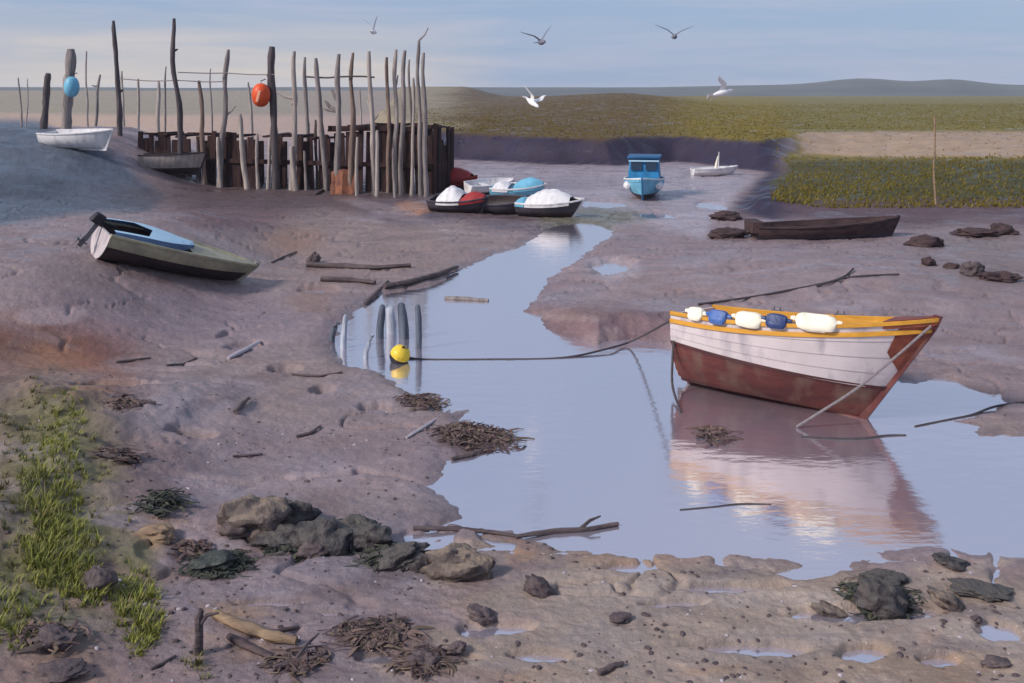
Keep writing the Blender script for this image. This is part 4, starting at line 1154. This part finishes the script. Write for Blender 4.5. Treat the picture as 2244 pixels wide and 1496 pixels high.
# ------------------------------------------------------------------ grass
def grass(label, clumps, m, name='shore_grass'):
    b = MB()
    for (px, py, wpx, hpx, n, h0, h1_) in clumps:
        for k in range(n//9):
            q = random.random()**.55; an = random.uniform(0, 6.283)
            p0 = (px+wpx/2*q*math.cos(an), py+hpx/2*q*math.sin(an))
            d0 = F*(CAMH-.3)/(p0[1]-HZ); x0 = (p0[0]-CX)/F*d0
            hh = random.uniform(h0, h1_)*(1.15-.5*q); la = random.uniform(0, 6.283); ls = random.uniform(0, .5)
            for kk in range(random.randint(6, 14)):
                t = random.uniform(0, 6.283); sp = random.uniform(0, .035)
                x, d = x0+sp*math.cos(t), d0+sp*math.sin(t); z = hz(x, d)
                h = hh*random.uniform(.5, 1.15); ln = random.uniform(.15, .8)*h
                w = random.uniform(.0035, .0085)
                dx, dy = math.cos(t)+ls*math.cos(la), math.sin(t)+ls*math.sin(la)
                rows = []
                for i in range(4):
                    f = i/3; cx_, cy_, cz_ = x+dx*ln*f*f, d+dy*ln*f*f, z-.01+h*(f-.28*f*f)
                    ww = w*(1-f*.92)
                    rows.append([(cx_-dy*ww, cy_+dx*ww, cz_), (cx_+dy*ww, cy_-dx*ww, cz_)])
                b.quadgrid(rows)
    o = b.build(name, m); return tag(o, label, 'grass', kind='stuff')
grass('bright green grass growing up the near left shore', [
    (135, 950, 110, 130, 700, .05, .16), (115, 1070, 150, 170, 1200, .06, .2), (140, 1200, 190, 150, 1800, .06, .2), (200, 1240, 110, 70, 600, .05, .16),
    (100, 1150, 110, 200, 800, .06, .2), (305, 1268, 110, 150, 1300, .05, .17), (310, 1330, 80, 60, 260, .04, .13), (30, 1310, 170, 150, 700, .05, .18)], M['grass'])
grass('dull olive grass thinly scattered along the near left shore', [
    (40, 1120, 140, 240, 700, .05, .18), (60, 950, 140, 140, 320, .04, .14), (80, 880, 80, 80, 150, .04, .12), (435, 1375, 70, 70, 110, .04, .12), (200, 1060, 90, 180, 200, .04, .14), (190, 1180, 260, 320, 500, .03, .12), (-120, 1150, 180, 400, 900, .06, .24)], M['grassdark'])

def marsh_grass():
    b = MB(); k = 0; rng = np.random.default_rng(5)
    n = 42000
    px = rng.uniform(900, 2700, n); D = 33+rng.random(n)**1.6*105
    X = (px-CX)/F*D
    s = sdf(MARSH, X, D)+.8*fbm(X*.22, D*.22, 31); Z = Hq(X, D)
    w = 1.7+12*sstep(1650, 1850, px)
    ok = s/w > np.where(px > 1690, .22, .8)
    py = HZ+F*(CAMH-Z)/D
    bare = (px > 1720) & (py > 284) & (py < 344)
    ok |= (px > 1690) & (s > .7)
    ok &= ~bare | (rng.random(n) < .06)
    for x, d, z in zip(X[ok], D[ok], Z[ok]):
        h = random.uniform(.04, .13)
        for q in range(2):
            t = random.uniform(0, 6.28); ww = random.uniform(.02, .05); a = random.uniform(-.12, .12)
            i = len(b.v)
            b.v += [(x-ww*math.cos(t), d-ww*math.sin(t), z-.03), (x+ww*math.cos(t), d+ww*math.sin(t), z-.03), (x+a+.01, d, z+h)]
            b.f.append((i, i+1, i+2)); b.m.append(0)
    o = b.build('marsh_grass', M['marshgrass'], smooth=False); tag(o, 'olive salt marsh grass covering the far bank', 'grass', kind='stuff')
marsh_grass()

def shingle():
    rng = random.Random(11)
    for name, n, m, lab, s0, s1 in (('shingle', 2600, M['stone'], 'small brown pebbles strewn over the near mud', .006, .022), ('shells', 420, M['stonepale'], 'pale broken shells strewn over the near mud', .006, .018)):
        b = MB()
        for k in range(n):
            py = rng.uniform(820, 1600); px = rng.uniform(-250, 2500)
            x, d = px2w(px, py, .06)
            if fbm(np.array([x*.8]), np.array([d*.8]), 91)[0]+rng.uniform(-.25, .25) < .0: continue
            z = float(Hq(x, d)[0])
            if z < .004: continue
            r = rng.uniform(s0, s1)*(.7+.6*rng.random()); a = rng.uniform(0, 6.28); i0 = len(b.v)
            rx, ry, rz_ = r*rng.uniform(.9, 1.7), r, r*rng.uniform(.35, .8)
            for th, kk in ((.5, 1.0), (1.1, .75)):
                for j in range(6):
                    t = j*1.047+rng.uniform(-.2, .2); q = kk if th < 1 else .65
                    xx, yy = rx*q*math.cos(t), ry*q*math.sin(t)
                    b.v.append((x+xx*math.cos(a)-yy*math.sin(a), d+xx*math.sin(a)+yy*math.cos(a), z+(-.2*rz_ if th < 1 else rz_*.75)))
            b.v.append((x, d, z+rz_))
            for j in range(6):
                b.f.append((i0+j, i0+(j+1) % 6, i0+6+(j+1) % 6, i0+6+j)); b.m.append(0)
                b.f.append((i0+6+j, i0+6+(j+1) % 6, i0+12)); b.m.append(0)
        tag(b.build(name, m), lab, name, kind='stuff')
shingle()

# ------------------------------------------------------------------ gulls
GG = 'gulls flying over the creek'
def gull(px, py, d, heading, bank, up_l, up_r, m, label, span=.62, pitch=0):
    p = Vector(((px-CX)/F*d, d, CAMH-(py-HZ)*d/F))
    b = MB()
    b.lathe([(.004, -.26), (.022, -.22), (.038, -.16), (.062, -.05), (.066, .04), (.052, .12), (.040, .16), (.042, .20), (.034, .24), (.012, .265), (.004, .30)], 'x', 14)
    b.quadgrid([[(-.22, -.02, .0), (-.22, .02, .0)], [(-.36, -.075, .0), (-.36, .075, .0)], [(-.36, -.075, .008), (-.36, .075, .008)], [(-.22, -.02, .012), (-.22, .02, .012)]])
    for side, up in ((1, up_l), (-1, up_r)):
        rows = []
        for k in range(11):
            f = k/10
            elbow = min(f, .4); outer = max(0, f-.4)
            y = span*(elbow*math.cos(up)+outer*math.cos(up*.7)); z = span*(elbow*math.sin(up)+outer*math.sin(up*.7))+.03
            xs = .06+.10*math.sin(math.pi*min(1, f/.8))*.6-.22*outer*1.3
            ch = .16*(1-.25*f) if f < .5 else .16*.875*(1-((f-.5)/.5)**1.6)+.004
            th = .016*(1-f)+.004
            rows.append([(xs, side*y, z), (xs-ch*.4, side*y, z+th), (xs-ch, side*y, z-.004), (xs-ch*.4, side*y, z-th*.6)])
        b.quadgrid(rows, True)
    o = b.build('gull', m)
    o.matrix_world = Matrix.Translation(p) @ orient(heading, pitch, bank).to_4x4()
    tag(o, label, 'gull', GG)
R0 = math.radians
gull(1186, 92, 22, R0(-75), R0(4), R0(58), R0(34), M['gullg'], 'grey gull with wings in a steep V, high in the middle sky', .50)
gull(1478, 80, 25, R0(-95), R0(0), R0(32), R0(38), M['gullg'], 'faint grey gull with spread wings, high in the right of the sky', .56)
gull(1166, 224, 22, R0(-60), R0(-6), R0(24), R0(62), M['gullw'], 'white gull with one wing raised in front of the brown marsh', .42, R0(-20))
gull(1582, 203, 22, R0(18), R0(-42), R0(20), R0(18), M['gullw'], 'white gull banking low over the green marsh', .46, R0(12))
gull(818, 70, 30, R0(80), R0(-8), R0(72), R0(74), M['gullw'], 'small pale gull with wings straight up above the jetty posts', .55)

# ------------------------------------------------------------------ haze
def haze():
    b = MB(); b.box((0, 2200, 9.0), (7600, 2400, 10.2+.3))
    m = bpy.data.materials.new('estuary_air'); m.use_nodes = True
    N, L = m.node_tree.nodes, m.node_tree.links
    N.remove(N['Principled BSDF'])
    v = N.new('ShaderNodeVolumePrincipled'); v.inputs['Color'].default_value = (.86, .90, 1, 1); v.inputs['Density'].default_value = .00026
    L.new(v.outputs[0], N['Material Output'].inputs['Volume'])
    o = b.build('haze', m, smooth=False); tag(o, kind='stuff'); o['label'] = 'pale haze hanging over the estuary'; o['category'] = 'haze'
HAZE = True
if HAZE: haze()

# ------------------------------------------------------------------ light, sky, camera
S = bpy.context.scene
sun_dir = Vector((-.74, -.42, .60)).normalized()
elev = math.asin(sun_dir.z); az = math.atan2(sun_dir.x, sun_dir.y)
sl = bpy.data.lights.new('sun', 'SUN'); sl.energy = 2.7; sl.angle = math.radians(10); sl.color = (1, .93, .84)
so = bpy.data.objects.new('sun', sl); C.objects.link(so)
so.rotation_euler = (-sun_dir).to_track_quat('-Z', 'Y').to_euler()

w = bpy.data.worlds.new('World'); S.world = w; w.use_nodes = True
N, L = w.node_tree.nodes, w.node_tree.links
bg = N['Background']; bg.inputs['Strength'].default_value = .075
sky = N.new('ShaderNodeTexSky'); sky.sky_type = 'NISHITA'; sky.sun_disc = False
sky.sun_elevation = elev; sky.sun_rotation = az
sky.air_density = 1.0; sky.dust_density = 1.5; sky.ozone_density = 1.5
tc = N.new('ShaderNodeTexCoord')
sx = N.new('ShaderNodeSeparateXYZ'); L.new(tc.outputs['Generated'], sx.inputs[0])
# thin stretched cloud veil
mp = N.new('ShaderNodeMapping'); mp.inputs['Scale'].default_value = (3.0, 3.0, 34)
L.new(tc.outputs['Generated'], mp.inputs['Vector'])
nz = N.new('ShaderNodeTexNoise'); nz.inputs['Scale'].default_value = 1.3; nz.inputs['Detail'].default_value = 7; nz.inputs['Roughness'].default_value = .6; nz.inputs['Distortion'].default_value = .5
L.new(mp.outputs['Vector'], nz.inputs['Vector'])
cr = N.new('ShaderNodeValToRGB'); cr.color_ramp.elements[0].position = .40; cr.color_ramp.elements[1].position = .85
L.new(nz.outputs['Fac'], cr.inputs['Fac'])
# veil colour: warm low on the left, lavender elsewhere
ml = N.new('ShaderNodeMapRange'); ml.inputs['From Min'].default_value = .0; ml.inputs['From Max'].default_value = -.14
L.new(sx.outputs['X'], ml.inputs['Value'])
mz = N.new('ShaderNodeMapRange'); mz.inputs['From Min'].default_value = .085; mz.inputs['From Max'].default_value = .01
L.new(sx.outputs['Z'], mz.inputs['Value'])
mm = N.new('ShaderNodeMath'); mm.operation = 'MULTIPLY'; L.new(ml.outputs[0], mm.inputs[0]); L.new(mz.outputs[0], mm.inputs[1])
K = 10.0
def cc(c): return tuple(v*K for v in lin(c))+(1,)
vc = N.new('ShaderNodeMixRGB'); vc.inputs['Color1'].default_value = cc((190, 193, 214)); vc.inputs['Color2'].default_value = cc((240, 222, 200))
L.new(mm.outputs[0], vc.inputs['Fac'])
base = N.new('ShaderNodeMixRGB'); base.inputs['Color2'].default_value = cc((158, 182, 218)); base.inputs['Fac'].default_value = .8
L.new(sky.outputs[0], base.inputs['Color1'])
mx = N.new('ShaderNodeMixRGB'); L.new(cr.outputs['Color'], mx.inputs['Fac'])
L.new(base.outputs[0], mx.inputs['Color1']); L.new(vc.outputs[0], mx.inputs['Color2'])
m7 = N.new('ShaderNodeMath'); m7.operation = 'MULTIPLY'; m7.inputs[1].default_value = .62; L.new(mm.outputs[0], m7.inputs[0])
wm = N.new('ShaderNodeMixRGB'); wm.inputs['Color2'].default_value = cc((226, 212, 196))
L.new(m7.outputs[0], wm.inputs['Fac']); L.new(mx.outputs[0], wm.inputs['Color1'])
L.new(wm.outputs[0], bg.inputs['Color'])

cam = bpy.data.cameras.new('camera'); co = bpy.data.objects.new('camera', cam); C.objects.link(co)
co.location = (0, 0, CAMH); co.rotation_euler = (math.pi/2, 0, 0)
cam.sensor_width = 36; cam.lens = 36*F/2244
cam.shift_x = 0; cam.shift_y = -(748-HZ)/2244
cam.clip_start = .1; cam.clip_end = 20000
S.camera = co
S.view_settings.view_transform = 'Standard'; S.view_settings.look = 'None'; S.view_settings.exposure = .36; S.view_settings.gamma = 1
S.cycles.max_bounces = 6; S.cycles.volume_bounces = 1
